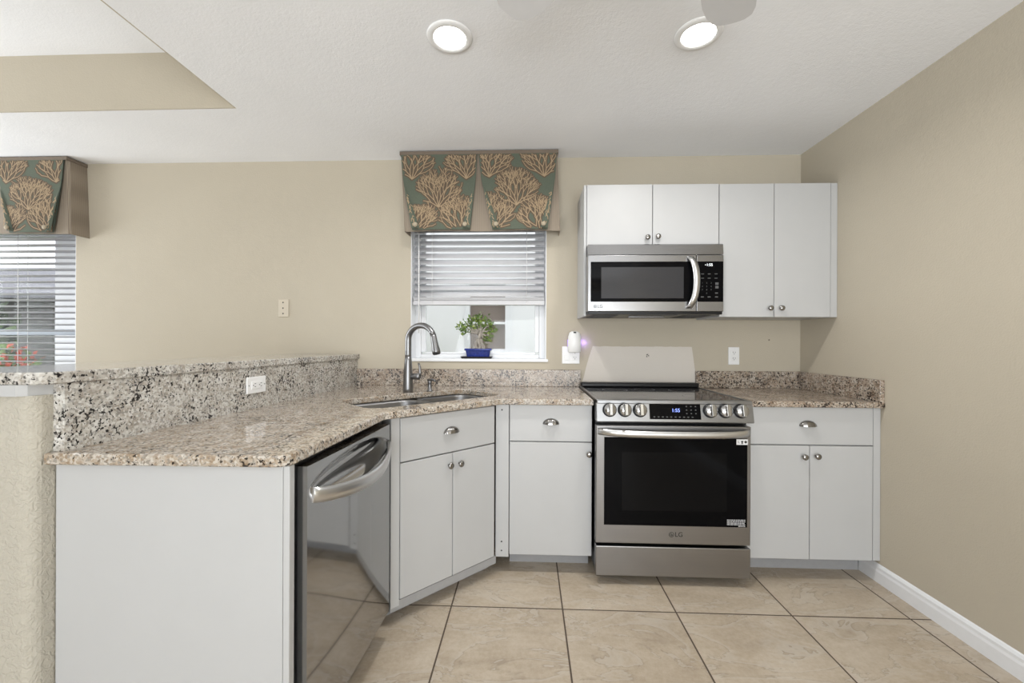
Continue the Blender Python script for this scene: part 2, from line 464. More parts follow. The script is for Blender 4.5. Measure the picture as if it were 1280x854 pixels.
fl = MB().box(XL - 0.15, XR + 0.15, YB - 0.15, 0.15, -0.12, 0.0)
struct('floor', fl, 'floor')
cb = MB()
cb.box(XL - 0.15, TR[0], YB - 0.15, 0.15, H, H + 0.45); cb.box(TR[1], XR + 0.15, YB - 0.15, 0.15, H, H + 0.45)
cb.box(TR[0], TR[1], TR[3], 0.15, H, H + 0.45); cb.box(TR[0], TR[1], YB - 0.15, TR[2], H, H + 0.45)
cb.box(TR[0] - .0, TR[1], TR[2], TR[3], HT, HT + 0.15)
struct('ceiling', cb, 'ceil')
tb = MB()
tb.box(TR[0], TR[1], TR[3] - 0.008, TR[3] - 0.0005, H + 0.001, HT); tb.box(TR[0], TR[1], TR[2] + 0.0005, TR[2] + 0.008, H + 0.001, HT)
tb.box(TR[0] + 0.0005, TR[0] + 0.008, TR[2] + 0.008, TR[3] - 0.008, H + 0.001, HT)
tb.box(TR[1] - 0.008, TR[1] - 0.0005, TR[2] + 0.008, TR[3] - 0.008, H + 0.001, HT)
struct('trim_1', tb, 'wall')
wb_ = MB(); D = 0.16
xs = [XL - 0.15, W2[0], W2[1], W1[0], W1[1], XR + 0.15]
wb_.box(xs[0], xs[1], 0, D, 0, H); wb_.box(xs[2], xs[3], 0, D, 0, H); wb_.box(xs[4], xs[5], 0, D, 0, H)
for w in (W1, W2):
    wb_.box(w[0], w[1], 0, D, 0, w[2]); wb_.box(w[0], w[1], 0, D, w[3], H)
struct('wall_back', wb_, 'wall_back')
struct('wall_right', box(XR, XR + 0.15, YB, 0, 0, H), 'wall')
wl = MB(); wl.box(XL - 0.15, XL, YB, -2.28, 0, H); wl.box(XL - 0.15, XL, -0.12, 0, 0, H); wl.box(XL - 0.15, XL, -2.28, -0.12, 0, 0.5); wl.box(XL - 0.15, XL, -2.28, -0.12, 2.2, H)  # opening in this wall is added for the side fill lamp
struct('wall_left', wl, 'wall')
wf = MB(); wf.box(XL, -1.55, YB - 0.15, YB, 0, H); wf.box(-1.55, XR, YB - 0.15, YB, 2.22, H)
struct('wall_front', wf, 'wall')

# baseboards
bb = MB()
prof = [(0, 0.0), (-0.014, 0.0), (-0.014, 0.055), (-0.011, 0.066), (-0.011, 0.078), (-0.006, 0.088), (0, 0.092)]
def sweep_y(mb, x, y0, y1, pr):
    a = [(x + p[0], y0, p[1]) for p in pr]; b = [(x + p[0], y1, p[1]) for p in pr]
    mb.loft([a, b], smooth=False)
sweep_y(bb, XR, YB, -0.5005, prof)
struct('baseboard_right', bb, 'trim')
b2 = MB(); b2.box(XL, -1.42, -0.014, 0, 0, 0.09, 0.003)
struct('baseboard_back', b2, 'trim')

# half wall carrying the bar
def bsx(y): return -1.16 + 0.031 * y       # kitchen face of the granite splash
hw = MB()
P = [(bsx(0) - 0.03, 0.0), (bsx(-1.735) - 0.03, -1.735)]
r = 0.032; cx, cy = bsx(-1.735) - 0.03 - r - 0.004, -1.735 - 0.018
for k in range(7):
    a = -PI / 2 * k / 6
    P.append((cx + r * math.cos(a) + 0.002, cy + r * math.sin(a)))
P += [(-1.46, cy - r), (-1.46, 0.0)]
hw.prism(P, 0, 1.066)
struct('wall_half', hw, 'wall_coarse')
tm = MB(); P2 = [(bsx(0) - 0.034, -0.001), (bsx(-1.735) - 0.036, -1.745)]
tm.prism([(-1.47, -0.001), (-1.47, -1.795), (-1.275, -1.795), (-1.262, -1.780), (bsx(-1.735) - 0.031, -1.738), (bsx(0) - 0.031, -0.001)], 1.066, 1.0945)
struct('trim_2', tm, 'white')

# ------------------------------------------------------------------ windows
def window(name, w, rails, vert, glassx, fw=0.045, fb=0.03):
    x0, x1, z0, z1 = w
    fr = MB(); y0, y1 = 0.10, 0.15
    fr.box(x0, x0 + fw, y0, y1, z0, z1, 0.004); fr.box(x1 - fw, x1, y0, y1, z0, z1, 0.004)
    fr.box(x0 + fw, x1 - fw, y0, y1, z0, z0 + fb, 0.004); fr.box(x0 + fw, x1 - fw, y0, y1, z1 - fw, z1, 0.004)
    # white drywall returns
    fr.box(x0, x0 + 0.006, 0.002, y0, z0, z1); fr.box(x1 - 0.006, x1, 0.002, y0, z0, z1); fr.box(x0 + 0.006, x1 - 0.006, 0.002, y0, z1 - 0.006, z1)
    o = struct(name, fr, 'vinyl')
    g = build('glass_pane', box(x0 + fw, x1 - fw, 0.124, 0.128, z0 + fb, z1 - fw), 'glass', o)
    return o
w1 = window('window_1', W1, [], [], None)
sm = MB(); sm.box(W1[0] + 0.045, W1[0] + 0.075, 0.108, 0.14, W1[2] + 0.045, W1[3] - 0.05, 0.003); sm.box(W1[1] - 0.075, W1[1] - 0.045, 0.108, 0.14, W1[2] + 0.045, W1[3] - 0.05, 0.003)
sm.box(W1[0] + 0.075, W1[1] - 0.075, 0.108, 0.14, W1[2] + 0.030, W1[2] + 0.045, 0.003)
sm.box(W1[0] + 0.075, W1[1] - 0.075, 0.108, 0.14, 1.56, 1.60, 0.003)
build('sash', sm, 'vinyl', w1)
build('sill', box(W1[0] - 0.012, W1[1] + 0.012, -0.010, 0.10, W1[2] - 0.016, W1[2] + 0.003, 0.003), 'trim', w1)
w2 = window('window_2', W2, [], [], None, 0.09)
sm = MB(); sm.box(W2[0] + 0.09, W2[1] - 0.09, 0.105, 0.14, 1.250, 1.292, 0.003)
build('meeting_rail', sm, 'rail_grey', w2)
sm = MB(); sm.box(-3.455, -3.262, 0.107, 0.122, W2[2] + 0.09, W2[3] - 0.09, 0.003); sm.box(W2[0] + 0.09, W2[0] + 0.15, 0.107, 0.138, W2[2] + 0.09, W2[3] - 0.09, 0.003)
build('sash', sm, 'vinyl', w2)
build('sill', box(W2[0] - 0.01, W2[1] + 0.01, -0.008, 0.10, W2[2] - 0.018, W2[2] + 0.002, 0.003), 'trim', w2)

w3 = MB(); a0, a1 = -2.28, -0.12
for (y0, y1, z0, z1) in ((a0, a0 + 0.06, 0.5, 2.2), (a1 - 0.06, a1, 0.5, 2.2), (a0 + 0.06, a1 - 0.06, 0.5, 0.56), (a0 + 0.06, a1 - 0.06, 2.14, 2.2), ((a0 + a1) / 2 - 0.03, (a0 + a1) / 2 + 0.03, 0.56, 2.14)):
    w3.box(XL - 0.12, XL - 0.06, y0, y1, z0, z1, 0.004)
struct('added_window_frame', w3, 'vinyl')  # frame bars for the made-up opening at the side fill lamp

# ------------------------------------------------------------------ blinds
def blind(label, x0, x1, ztop, zbot, zslat0, pitch, tilt, yc, rail_h, wand_x, cord_xs, group=None):
    t = thing('window_blind', label, 'blind', ((x0 + x1) / 2, yc, zbot))
    build('head_rail', box(x0, x1, yc - 0.028, yc + 0.028, ztop - 0.05, ztop - 0.002, 0.003), 'blind', t)
    sl = MB(); z = ztop - 0.075; wd = 0.0255
    while z > zslat0:
        ring = []
        A, B, C_, D_ = [], [], [], []
        for k in range(7):
            q = -1 + 2 * k / 6
            dy = q * wd; dz = 0.0035 * (1 - q * q)
            y = dy * math.cos(tilt) - dz * math.sin(tilt); zz = dy * math.sin(tilt) + dz * math.cos(tilt)
            A.append((y, zz))
        nrm = (-math.sin(tilt), math.cos(tilt))
        sec = [(a[0] + yc, a[1] + z) for a in A] + [(a[0] + yc + nrm[0] * 0.0026, a[1] + z + nrm[1] * 0.0026) for a in reversed(A)]
        sl.loft([[(x0 + 0.004, p[0], p[1]) for p in sec], [(x1 - 0.004, p[0], p[1]) for p in sec]])
        z -= pitch
    build('slats', sl, 'blind', t)
    rb = MB(); rb.box(x0, x1, yc - 0.027, yc + 0.027, zbot, zbot + rail_h * 0.45, 0.004)
    if rail_h > 0.03:
        for k in range(4):
            zz = zbot + rail_h * 0.45 + k * rail_h * 0.55 / 4
            rb.box(x0 + 0.002, x1 - 0.002, yc - 0.025, yc + 0.025, zz, zz + rail_h * 0.10, 0.001)
    build('bottom_rail', rb, 'blind', t)
    for cx_ in cord_xs:
        c = MB(); c.tube([(cx_, yc - 0.029, ztop - 0.04), (cx_, yc - 0.029, zbot + 0.01)], 0.0016, 6)
        c.tube([(cx_, yc + 0.029, ztop - 0.04), (cx_, yc + 0.029, zbot + 0.01)], 0.0016, 6)
        c.tube([(cx_ , yc - 0.029, zbot + 0.01), (cx_, yc + 0.029, zbot + 0.01)], 0.0014, 6)
        build('ladder_cord', c, 'cord', t)
    if wand_x:
        c = MB(); c.tube([(wand_x, yc - 0.036, ztop - 0.05), (wand_x + 0.002, yc - 0.036, 1.27)], 0.0042, 8)
        c.tube([(wand_x, yc - 0.036, ztop - 0.05), (wand_x, yc - 0.01, ztop - 0.02)], 0.003, 6)
        build('tilt_wand', c, 'cord', t)
    return t
blind('white slatted blind half lowered in the window above the sink', W1[0] + 0.010, W1[1] - 0.010, 2.052, 1.463, 1.515, 0.0437, math.radians(47), 0.045, 0.056, -0.745, (-0.655, -0.01))
blind('white slatted blind with open slats in the left window behind the bar', W2[0] + 0.010, W2[1] - 0.010, 2.052, 0.640, 0.69, 0.0437, math.radians(-7), 0.045, 0.024, None, (-3.62, -4.2))

# ------------------------------------------------------------------ valances
def coral(cx, cz, rng, scale=1.0):
    """line segments of one fan coral, base at cx, cz, kept inside its own oval"""
    segs = []
    ex, ez, rx, rz = cx, cz + 0.128, 0.150, 0.140
    def grow(x, z, a, ln, w, d):
        x2 = x + math.sin(a) * ln; z2 = z + math.cos(a) * ln
        if ((x2 - ex) / rx) ** 2 + ((z2 - ez) / rz) ** 2 > 1.0 + rng.uniform(-0.12, 0.14) and z2 > cz + 0.03: return
        xm = (x + x2) / 2 + rng.uniform(-1, 1) * ln * 0.08; zm = (z + z2) / 2 + rng.uniform(-1, 1) * ln * 0.05
        segs.append((x, z, xm, zm, w)); segs.append((xm, zm, x2, z2, w * 0.93))
        if d == 0: return
        sp = rng.uniform(0.55, 0.85)
        for da in (-sp / 2, sp / 2):
            b = a + da + rng.uniform(-0.12, 0.12)
            if abs(b) < 1.5: grow(x2, z2, b * 0.97, ln * rng.uniform(0.74, 0.92), w * 0.87, d - 1)
    for i in range(6):
        a = -0.95 + 1.9 * i / 5
        grow(cx, cz, a + rng.uniform(-0.06, 0.06), 0.060 * rng.uniform(0.8, 1.1), 0.0060, 5)
    return segs

def valance_panel(mb, top0, top1, bot0, bot1, z0, z1, y, cxs, bulge, flapL, flapR, rng):
    """patterned box-pleat panel; material slots 0 green, 1 fill, 2 branch"""
    yt, yb = y, y - 0.020
    def edge(v):   # v 0 at top
        e = v * 0.6 if v < 0.33 else 0.2 + (v - 0.33) / 0.67 * 0.8
        return (top0 + (bot0 - top0) * e, top1 + (bot1 - top1) * e)
    def surf(u, v, off=0.0):
        l, r_ = edge(v)
        yy = yt + (yb - yt) * v - bulge * math.sin(PI * u) * v - off
        return (l + (r_ - l) * u, yy, z1 + (z0 - z1) * v)
    def inv(x, z):
        v = (z1 - z) / (z1 - z0)
        l, r_ = edge(v)
        return (x - l) / (r_ - l), v
    mb.mi = 0
    mb.grid(lambda u, v: surf(u, v), 14, 12)
    mb.grid(lambda u, v: surf(u, v, -0.006), 14, 12)
    # corals, half-drop repeat
    for (cx, cz) in cxs:
        segs = coral(cx, cz, rng)
        for layer, mi, grow, off in ((0, 1, 0.0078, 0.0010), (1, 2, 0.0, 0.0018)):
            mb.mi = mi
            for (xa, za, xb, zb, w) in segs:
                (ua, va), (ub, vb) = inv(xa, za), inv(xb, zb)
                if min(ua, ub) < 0.012 or max(ua, ub) > 0.988 or min(va, vb) < 0.004 or max(va, vb) > 0.995: continue
                hw_ = (w / 2 + grow) if layer == 0 else w * 0.42 + 0.0002
                dx, dz = xb - xa, zb - za; L = math.hypot(dx, dz) or 1
                px, pz = -dz / L * hw_, dx / L * hw_
                ext = 0.5 * hw_
                ex, ez = dx / L * ext, dz / L * ext
                q = []
                for (x, z) in ((xa + px - ex, za + pz - ez), (xb + px + ex, zb + pz + ez), (xb - px + ex, zb - pz + ez), (xa - px - ex, za - pz - ez)):
                    u, v = inv(x, z); u = min(max(u, 0.005), 0.995); v = min(max(v, 0.002), 0.998)
                    q.append(surf(u, v, off))
                mb.faces(q, [(0, 1, 2, 3)])
    # folded-back edges fastened with buttons
    btn = []
    for side, ok in ((0, flapL), (1, flapR)):
        if not ok: continue
        v0 = 0.36
        def fl_(u, v, s=side):
            vv = v0 + (0.985 - v0) * v
            wfl = 0.135 * v
            uu = (0.0 + u * wfl) if s == 0 else (1.0 - u * wfl)
            p = surf(uu, vv, 0.004 + 0.016 * v * math.sin(PI * min(1, u * 0.8 + 0.2)))
            return p
        mb.mi = 0; mb.grid(fl_, 4, 10)
        mb.mi = 2
        for k in range(26):
            v = rng.uniform(0.25, 0.95); u = rng.uniform(0.2, 0.7)
            p = Vector(fl_(u, v)); a = rng.uniform(-0.7, 0.7) + (0.25 if side == 0 else -0.25); L = rng.uniform(0.012, 0.026)
            d = Vector((math.sin(a), 0, -math.cos(a))) * L; n = Vector((math.cos(a), 0, math.sin(a))) * 0.0022
            o_ = Vector((0, -0.004, 0))
            mb.faces([p + n + o_, p + d + n + o_, p + d - n + o_, p - n + o_], [(0, 1, 2, 3)])
        btn.append(Vector(surf(0.085 if side == 0 else 0.915, 0.945, 0.026)))
    return btn

def valance(label, loc, x0t, x1t, x0b, x1b, z0, z1, panels, left_return, right_return, seed):
    rng = random.Random(seed)
    t = thing('window_valance', label, 'valance', loc)
    bd = MB(); bd.box(x0t - 0.002, x1t + 0.002, -0.126, 0.0, z1 - 0.022, z1 - 0.002, 0.002)
    build('mounting_board', bd, 'welt', t)
    wl_ = MB(); pts = [(x0t - 0.003, 0.0 - 0.004, z1 - 0.014), (x0t - 0.003, -0.128, z1 - 0.014), (x1t + 0.003, -0.128, z1 - 0.014), (x1t + 0.003, -0.004, z1 - 0.014)]
    wl_.box(x0t - 0.006, x1t + 0.006, -0.136, -0.126, z1 - 0.027, z1 - 0.003, 0.004)
    wl_.box(x0t - 0.007, x0t - 0.001, -0.136, -0.001, z1 - 0.027, z1 - 0.003, 0.002); wl_.box(x1t + 0.001, x1t + 0.007, -0.136, -0.001, z1 - 0.027, z1 - 0.003, 0.002)
    build('welt_band', wl_, 'welt', t)
    un = MB()
    def under(u, v):
        # skirt running round left return, front and right return
        L = [0.12, (x1t - x0t), 0.12]; tot = sum(L); sdist = u * tot
        xl = x0t + (x0b - x0t) * v; xr = x1t + (x1b - x1t) * v; yf = -0.122 - 0.012 * v
        if sdist < L[0]:
            return (xl, -0.001 + (yf + 0.001) * sdist / L[0], z1 - 0.02 + (z0 - z1 + 0.02) * v)
        if sdist < L[0] + L[1]:
            q = (sdist - L[0]) / L[1]
            return (xl + (xr - xl) * q, yf + 0.008 * v * math.cos(q * 4 * PI) , z1 - 0.02 + (z0 - z1 + 0.02) * v)
        q = (sdist - L[0] - L[1]) / L[2]
        return (xr, yf + (-0.001 - yf) * q, z1 - 0.02 + (z0 - z1 + 0.02) * v)
    un.grid(under, 64, 6, smooth=False)
    o = build('striped_skirt', un, 'stripe', t)
    md = o.modifiers.new('cloth', 'SOLIDIFY'); md.thickness = 0.003; md.offset = 0
    for (a, b, c, d, cxs, fL, fR) in panels:
        mb = MB()
        btn = valance_panel(mb, a, b, c, d, z0 + 0.004, z1 - 0.026, -0.134, cxs, 0.012, fL, fR, rng)
        po = build('coral_panel', mb, ['green_fab', 'taupe_fab', 'tan_fab'], t, recalc=False)
        for p in btn:
            bt = MB(); bt.lathe([(0.001, 0.011), (0.008, 0.010), (0.0135, 0.006), (0.0150, 0.001), (0.013, -0.002)], p, 14, 'Y')
            build('button', bt, 'button', po)
    return t
V0, V1 = 1.925, 2.447
def fans(c, base):      # half-drop lattice round a panel centre
    return [(c + 0.0, base), (c + 0.176, base + 0.187), (c - 0.176, base + 0.187), (c + 0.150, base - 0.178), (c - 0.150, base - 0.178)]
valance('coral patterned green box valance over the kitchen sink window', (-0.32, 0, V0), -0.828, 0.183, -0.800, 0.203, V0, V1,
        [(-0.826, -0.330, -0.745, -0.372, fans(-0.575, 2.072), True, True), (-0.322, 0.181, -0.228, 0.122, fans(-0.075, 2.082), True, True)],
        True, True, 3)
valance('coral patterned green box valance over the left window', (-3.75, 0, V0), -4.53, -3.094, -4.53, -3.072, V0, V1,
        [(-4.52, -4.06, -4.44, -4.11, fans(-4.28, 2.07), True, True), (-4.05, -3.585, -3.97, -3.66, fans(-3.81, 2.08), True, True),
         (-3.57, -3.108, -3.462, -3.158, fans(-3.325, 2.08), True, True)], True, True, 5)

# ------------------------------------------------------------------ countertops
ZC0, ZC1 = 0.886, 0.916
def rot_rect(s0, s1, n0, n1, r, k=6):
    """rounded rectangle in the 45 degree frame of the sink corner"""
    c = math.sqrt(0.5); out = []
    for (cx_, cy_, a0) in ((s1 - r, n0 + r, -PI/2), (s1 - r, n1 - r, 0), (s0 + r, n1 - r, PI/2), (s0 + r, n0 + r, PI)):
        for i in range(k + 1):
            a = a0 + PI / 2 * i / k
            s_, n_ = cx_ + r * math.cos(a), cy_ + r * math.sin(a)
            out.append((c * (s_ - n_), c * (s_ + n_)))
    return out
SK = (-1.20, -0.425, -0.240, 0.150)
ct = thing('countertop', 'granite countertop wrapping the sink corner and the peninsula', 'countertop', (-0.6, -0.6, ZC0))
poly = [(bsx(0) - 0.028, -0.002), (0.338, -0.002), (0.338, -0.645), (-0.135, -0.645), (-0.5865, -1.0965)]
fx = -0.604
poly += [(fx, -1.715), (fx - 0.006, -1.736), (fx - 0.024, -1.749), (fx - 0.045, -1.753), (-1.243, -1.760)]
poly += [(bsx(-1.745) - 0.028, -1.74)]
cmb = MB(); cmb.prism(poly, ZC0, ZC1, hole=rot_rect(*SK, 0.085), bev=0.005)
build('slab', cmb, 'granite', ct)
sp = MB(); sp.box(bsx(0) + 0.001, 0.352, -0.022, -0.001, ZC1, 1.028, 0.002)
build('backsplash', sp, 'granite_brown', ct)
sp = MB(); sp.prism([(bsx(-0.001) - 0.030, -0.001), (bsx(-1.738) - 0.030, -1.738), (bsx(-1.738), -1.738), (bsx(-0.001), -0.001)], ZC1, 1.0945)
build('backsplash', sp, 'granite_pale', ct)
bar = MB()
bar.prism([(bsx(0) + 0.012, -0.001), (bsx(-1.775) + 0.006, -1.760), (bsx(-1.775) - 0.012, -1.785), (-1.34, -1.800), (-1.62, -1.800), (-1.62, -0.001)], 1.0945, 1.126, bev=0.004)
tag(build('bar_top', bar, 'granite_pale'), 'raised pale granite bar top on the half wall', 'bar top')

c2 = thing('countertop', 'short granite countertop between the range and the right wall', 'countertop', (1.44, -0.33, ZC0))
cmb = MB(); cmb.prism([(1.106, -0.002), (1.106, -0.645), (XR - 0.001, -0.645), (XR - 0.001, -0.002)], ZC0, ZC1, bev=0.005)
build('slab', cmb, 'granite_brown', c2)
build('backsplash', box(1.106, XR - 0.001, -0.022, -0.001, ZC1, 1.026, 0.002), 'granite_brown', c2)
build('side_splash', box(XR - 0.024, XR - 0.001, -0.643, -0.022, ZC1, 1.026, 0.002), 'granite_brown', c2)

# ------------------------------------------------------------------ cabinet hardware
def knob(parent, x, y, z, n=(0, -1), local=False):
    """round cupped pewter knob on a stem, facing n in plan"""
    mb = MB()
    mb.lathe([(0.0055, 0.0), (0.0048, 0.006), (0.0055, 0.012), (0.0125, 0.016), (0.0152, 0.020), (0.0150, 0.0235), (0.0125, 0.0265), (0.006, 0.0285), (0.001, 0.029)], (0, 0, 0), 18, 'Y')
    mb.bm.transform(Matrix.Translation((x, y, z)))
    return build('knob', mb, 'pewter', parent, local=local)
def cup(parent, x, y, z, local=False):
    """bin pull: quarter-ellipsoid shell open below, fluted"""
    mb = MB(); w, h, d = 0.043, 0.030, 0.026; t_ = 0.0025
    def f(u, v, o=0.0):
        th = PI * u; ph = PI / 2 * v
        R = 1 - 0.035 * (math.cos(th * 13) * 0.5 + 0.5) * math.sin(ph)
        return (x - (w - o) * math.cos(th) * R, y - (d - o) * math.sin(th) * math.sin(ph) * R - 0.0005, z - h / 2 + (h - o) * math.sin(th) * math.cos(ph) * R)
    mb.grid(lambda u, v: f(u, v), 40, 8); mb.grid(lambda u, v: f(u, v, t_), 40, 8)
    A = [f(i / 40, 1) for i in range(41)]; B = [f(i / 40, 1, t_) for i in range(41)]
    mb.strip(A, B)
    return build('cup_pull', mb, 'pewter', parent, local=local, recalc=True)

def front(name, parent, x0, x1, y, z0, z1, local=False):
    return build(name, box(x0, x1, y, y + 0.019, z0, z1, 0.0018, 1), 'white', parent, local=local)

# left base cabinet (beside the range)
t = thing('base_cabinet', 'white base cabinet with one drawer and one door left of the range', 'cabinet', (0.09, -0.3, 0))
b = MB(); b.box(-0.096, 0.334, -0.600, -0.003, 0.098, 0.884); build('carcass', b, 'carcass', t)
build('toe_kick', box(-0.096, 0.334, -0.500, -0.485, 0, 0.098), 'kick', t)
dr = front('drawer_front', t, -0.093, 0.334, -0.6205, 0.694, 0.884); cup(dr, 0.122, -0.6205, 0.799)
do = front('door', t, -0.093, 0.334, -0.6205, 0.100, 0.688); knob(do, 0.318, -0.6205, 0.632)
# diagonal sink cabinet
A45 = PI / 4
t = thing('sink_cabinet', 'white diagonal corner sink cabinet with false drawer and two doors', 'cabinet', (-0.575, -1.054, 0), A45)
b = MB(); b.box(0.002, 0.572, 0.020, 0.085, 0.100, 0.884); build('carcass', b, 'carcass', t, local=True)
b = MB(); b.box(0.0, 0.040, 0.002, 0.020, 0.076, 0.884, 0.001); build('stile', b, 'white', t, local=True)
b = MB(); b.box(0.0, 0.588, 0.004, 0.10, 0.060, 0.0985); b.box(0.02, 0.60, 0.085, 0.10, 0.0, 0.06); build('toe_kick', b, 'kick', t, local=True)
dr = front('drawer_front', t, 0.043, 0.573, 0.0, 0.690, 0.880, True); cup(dr, 0.304, 0.0, 0.796, True)
do = front('door', t, 0.043, 0.3125, 0.0, 0.102, 0.684, True); knob(do, 0.291, 0.0, 0.630, local=True)
do = front('door', t, 0.3165, 0.573, 0.0, 0.102, 0.684, True); knob(do, 0.350, 0.0, 0.628, local=True)
fs = thing('filler_strip', 'narrow white filler strip with screw holes right of the sink cabinet', 'filler', (-0.13, -0.61, 0.085))
build('panel', box(-0.166, -0.0975, -0.618, -0.600, 0.085, 0.884, 0.001), 'white', fs)
for zz in (0.855, 0.165, 0.118):
    mb = MB(); mb.lathe([(0.0042, 0.0), (0.0036, 0.0012), (0.001, 0.0014)], (-0.134, -0.618, zz), 10, 'Y'); build('screw', mb, 'rubber', fs)
# right base cabinet
t = thing('base_cabinet', 'white base cabinet with one drawer and two doors right of the range', 'cabinet', (1.45, -0.3, 0))
b = MB(); b.box(1.112, XR - 0.002, -0.600, -0.003, 0.105, 0.884); build('carcass', b, 'carcass', t)
build('toe_kick', box(1.112, XR - 0.016, -0.500, -0.485, 0, 0.105), 'kick', t)
dr = front('drawer_front', t, 1.117, 1.746, -0.6205, 0.694, 0.884); cup(dr, 1.424, -0.6205, 0.803)
do = front('door', t, 1.117, 1.4335, -0.6205, 0.110, 0.688); knob(do, 1.401, -0.6205, 0.634)
do = front('door', t, 1.4365, 1.746, -0.6205, 0.110, 0.688); knob(do, 1.464, -0.6205, 0.638)
build('filler', box(1.749, XR - 0.001, -0.6185, -0.600, 0.110, 0.884, 0.001), 'white', t)
# wall cabinets
t = thing('wall_cabinet', 'short white wall cabinet with two doors above the microwave', 'cabinet', (0.72, -0.16, 1.775))
build('carcass', box(0.345, 1.111, -0.305, -0.001, 1.782, 2.140), 'white', t)
build('side_panel', box(0.329, 0.3435, -0.318, -0.001, 1.366, 2.142, 0.001), 'white', t)
do = front('door', t, 0.3455, 0.727, -0.3255, 1.780, 2.141); knob(do, 0.696, -0.3255, 1.826)
do = front('door', t, 0.7305, 1.110, -0.3255, 1.780, 2.140); knob(do, 0.757, -0.3255, 1.830)
t = thing('wall_cabinet', 'tall white wall cabinet with two doors beside the right wall', 'cabinet', (1.45, -0.16, 1.362))
build('carcass', box(1.1135, XR - 0.002, -0.305, -0.001, 1.362, 2.138), 'white', t)
do = front('door', t, 1.1145, 1.4245, -0.3255, 1.362, 2.138); knob(do, 1.399, -0.3255, 1.413)
do = front('door', t, 1.4275, 1.744, -0.3255, 1.362, 2.138); knob(do, 1.462, -0.3255, 1.413)
build('filler', box(1.747, XR - 0.001, -0.322, -0.305, 1.362, 2.138, 0.001), 'white', t)
# peninsula end panel
t = thing('end_panel', 'large plain white panel closing the peninsula end', 'panel', (-0.93, -1.72, 0))
build('panel', box(bsx(-1.735) - 0.026, -0.629, -1.735, -1.717, 0.0, 0.885, 0.001), 'white', t)
build('edge_strip', box(-0.628, -0.611, -1.7355, -1.712, 0.0, 0.885, 0.002), 'white', t)

# ------------------------------------------------------------------ dishwasher
t = thing('dishwasher', 'stainless dishwasher with bowed handle in the peninsula', 'dishwasher', (-0.86, -1.41, 0))
build('tub', box(-1.17, -0.628, -1.700, -1.115, 0.10, 0.880, 0.004), 'black', t)
build('toe_kick', box(-0.700, -0.680, -1.700, -1.115, 0.0, 0.10), 'black', t)
ya, yb_ = -1.692, -1.112
xa, xb = -0.588, -0.562
def dwx(y): return xa + (xb - xa) * (y - ya) / (yb_ - ya)
mb = MB(); ny, nz = 40, 46
z0, z1 = 0.112, 0.872
hz = 0.800; hh = 0.055      # scoop centre height and half height
def scoop(y, z):
    q = (y - ya) / (yb_ - ya)
    s_ = (q - 0.5) / 0.47
    if abs(s_) >= 1: return 0
    prof_y = math.sqrt(max(0, 1 - s_ ** 2))
    # recess deepest just above the bar, closing towards its ends
    zz = (z - hz) / (0.062 * prof_y + 1e-6)
    if abs(zz) >= 1: return 0
    return -0.028 * prof_y * (1 - zz * zz) ** 1.0
def dface(u, v):
    y = ya + (yb_ - ya) * u; z = z0 + (z1 - z0) * v
    bow = 0.004 * math.sin(PI * u)
    return (dwx(y) + bow + scoop(y, z), y, z)
def vmap(v): return v * 0.75 if v < 0.35 / 1 else v
mb.grid(lambda u, v: dface(u, 0.82 * (v / 0.3) if v < 0.3 else 0.82 + 0.18 * (v - 0.3) / 0.7), 48, 60)
# returns of the door skin
for edge in (0, 1):
    A = [dface(edge, k / 20) for k in range(21)]; B = [(-0.628, p[1], p[2]) for p in A]
    mb.strip(A, B, False)
A = [dface(k / 48, 1) for k in range(49)]; mb.strip(A, [(-0.628, p[1], p[2]) for p in A], False)
A = [dface(k / 48, 0) for k in range(49)]; mb.strip(A, [(-0.628, p[1], p[2]) for p in A], False)
door = build('door', mb, 'steel_v', t)
mb = MB(); rings = []
for k in range(33):
    q = k / 32; y = ya + 0.022 + (yb_ - ya - 0.030) * q
    s_ = math.sin(PI * q)
    xo = dwx(y) + 0.004 + 0.058 * s_ ** 0.75
    zc = hz - 0.012 - 0.034 * s_ ** 0.8
    hgt = 0.0215
    th = 0.012
    rings.append([(xo, y, zc + hgt), (xo + 0.003, y, zc), (xo - 0.001, y, zc - hgt), (xo - th, y, zc - hgt + 0.002), (xo - th, y, zc + hgt - 0.002)])
mb.loft(rings)
build('handle', mb, 'steel_light', door)

# ------------------------------------------------------------------ sink, faucet, soap pump
def bowl(mb, s0, s1, n0, n1, zt, dep, r):
    rows = []
    for (d, z) in ((-0.012, zt), (0.0, zt), (0.004, zt - 0.012), (0.012, zt - dep + 0.03), (0.03, zt - dep + 0.006), (0.06, zt - dep)):
        rr = max(0.02, r - d * 0.6)
        rows.append([(x, y, z) for x, y in rot_rect(s0 + d, s1 - d, n0 + d, n1 - d, rr)])
    mb.loft(rows, cap=False)
    R = rows[-1]; V = mb.faces(R, [tuple(range(len(R)))])
t = thing('kitchen_sink', 'stainless double bowl undermount sink in the corner', 'sink', (-0.58, -0.60, 0.68))
sm_ = (SK[0] + SK[1]) / 2 + 0.03
for (a, b_, dep) in ((SK[0] + 0.004, sm_ - 0.014, 0.19), (sm_ + 0.014, SK[1] - 0.004, 0.17)):
    mb = MB(); bowl(mb, a, b_, SK[2] + 0.004, SK[3] - 0.004, ZC0 - 0.002, dep, 0.075)
    bo = build('bowl', mb, 'nickel', t)
    md = bo.modifiers.new('gauge', 'SOLIDIFY'); md.thickness = 0.0015
    c = math.sqrt(0.5); s_, n_ = (a + b_) / 2, (SK[2] + SK[3]) / 2
    mb = MB(); mb.lathe([(0.042, 0.0), (0.042, 0.004), (0.030, 0.003), (0.012, -0.0005)], (c * (s_ - n_), c * (s_ + n_), ZC0 - 0.002 - dep + 0.0005), 20)
    build('drain', mb, 'chrome', bo)

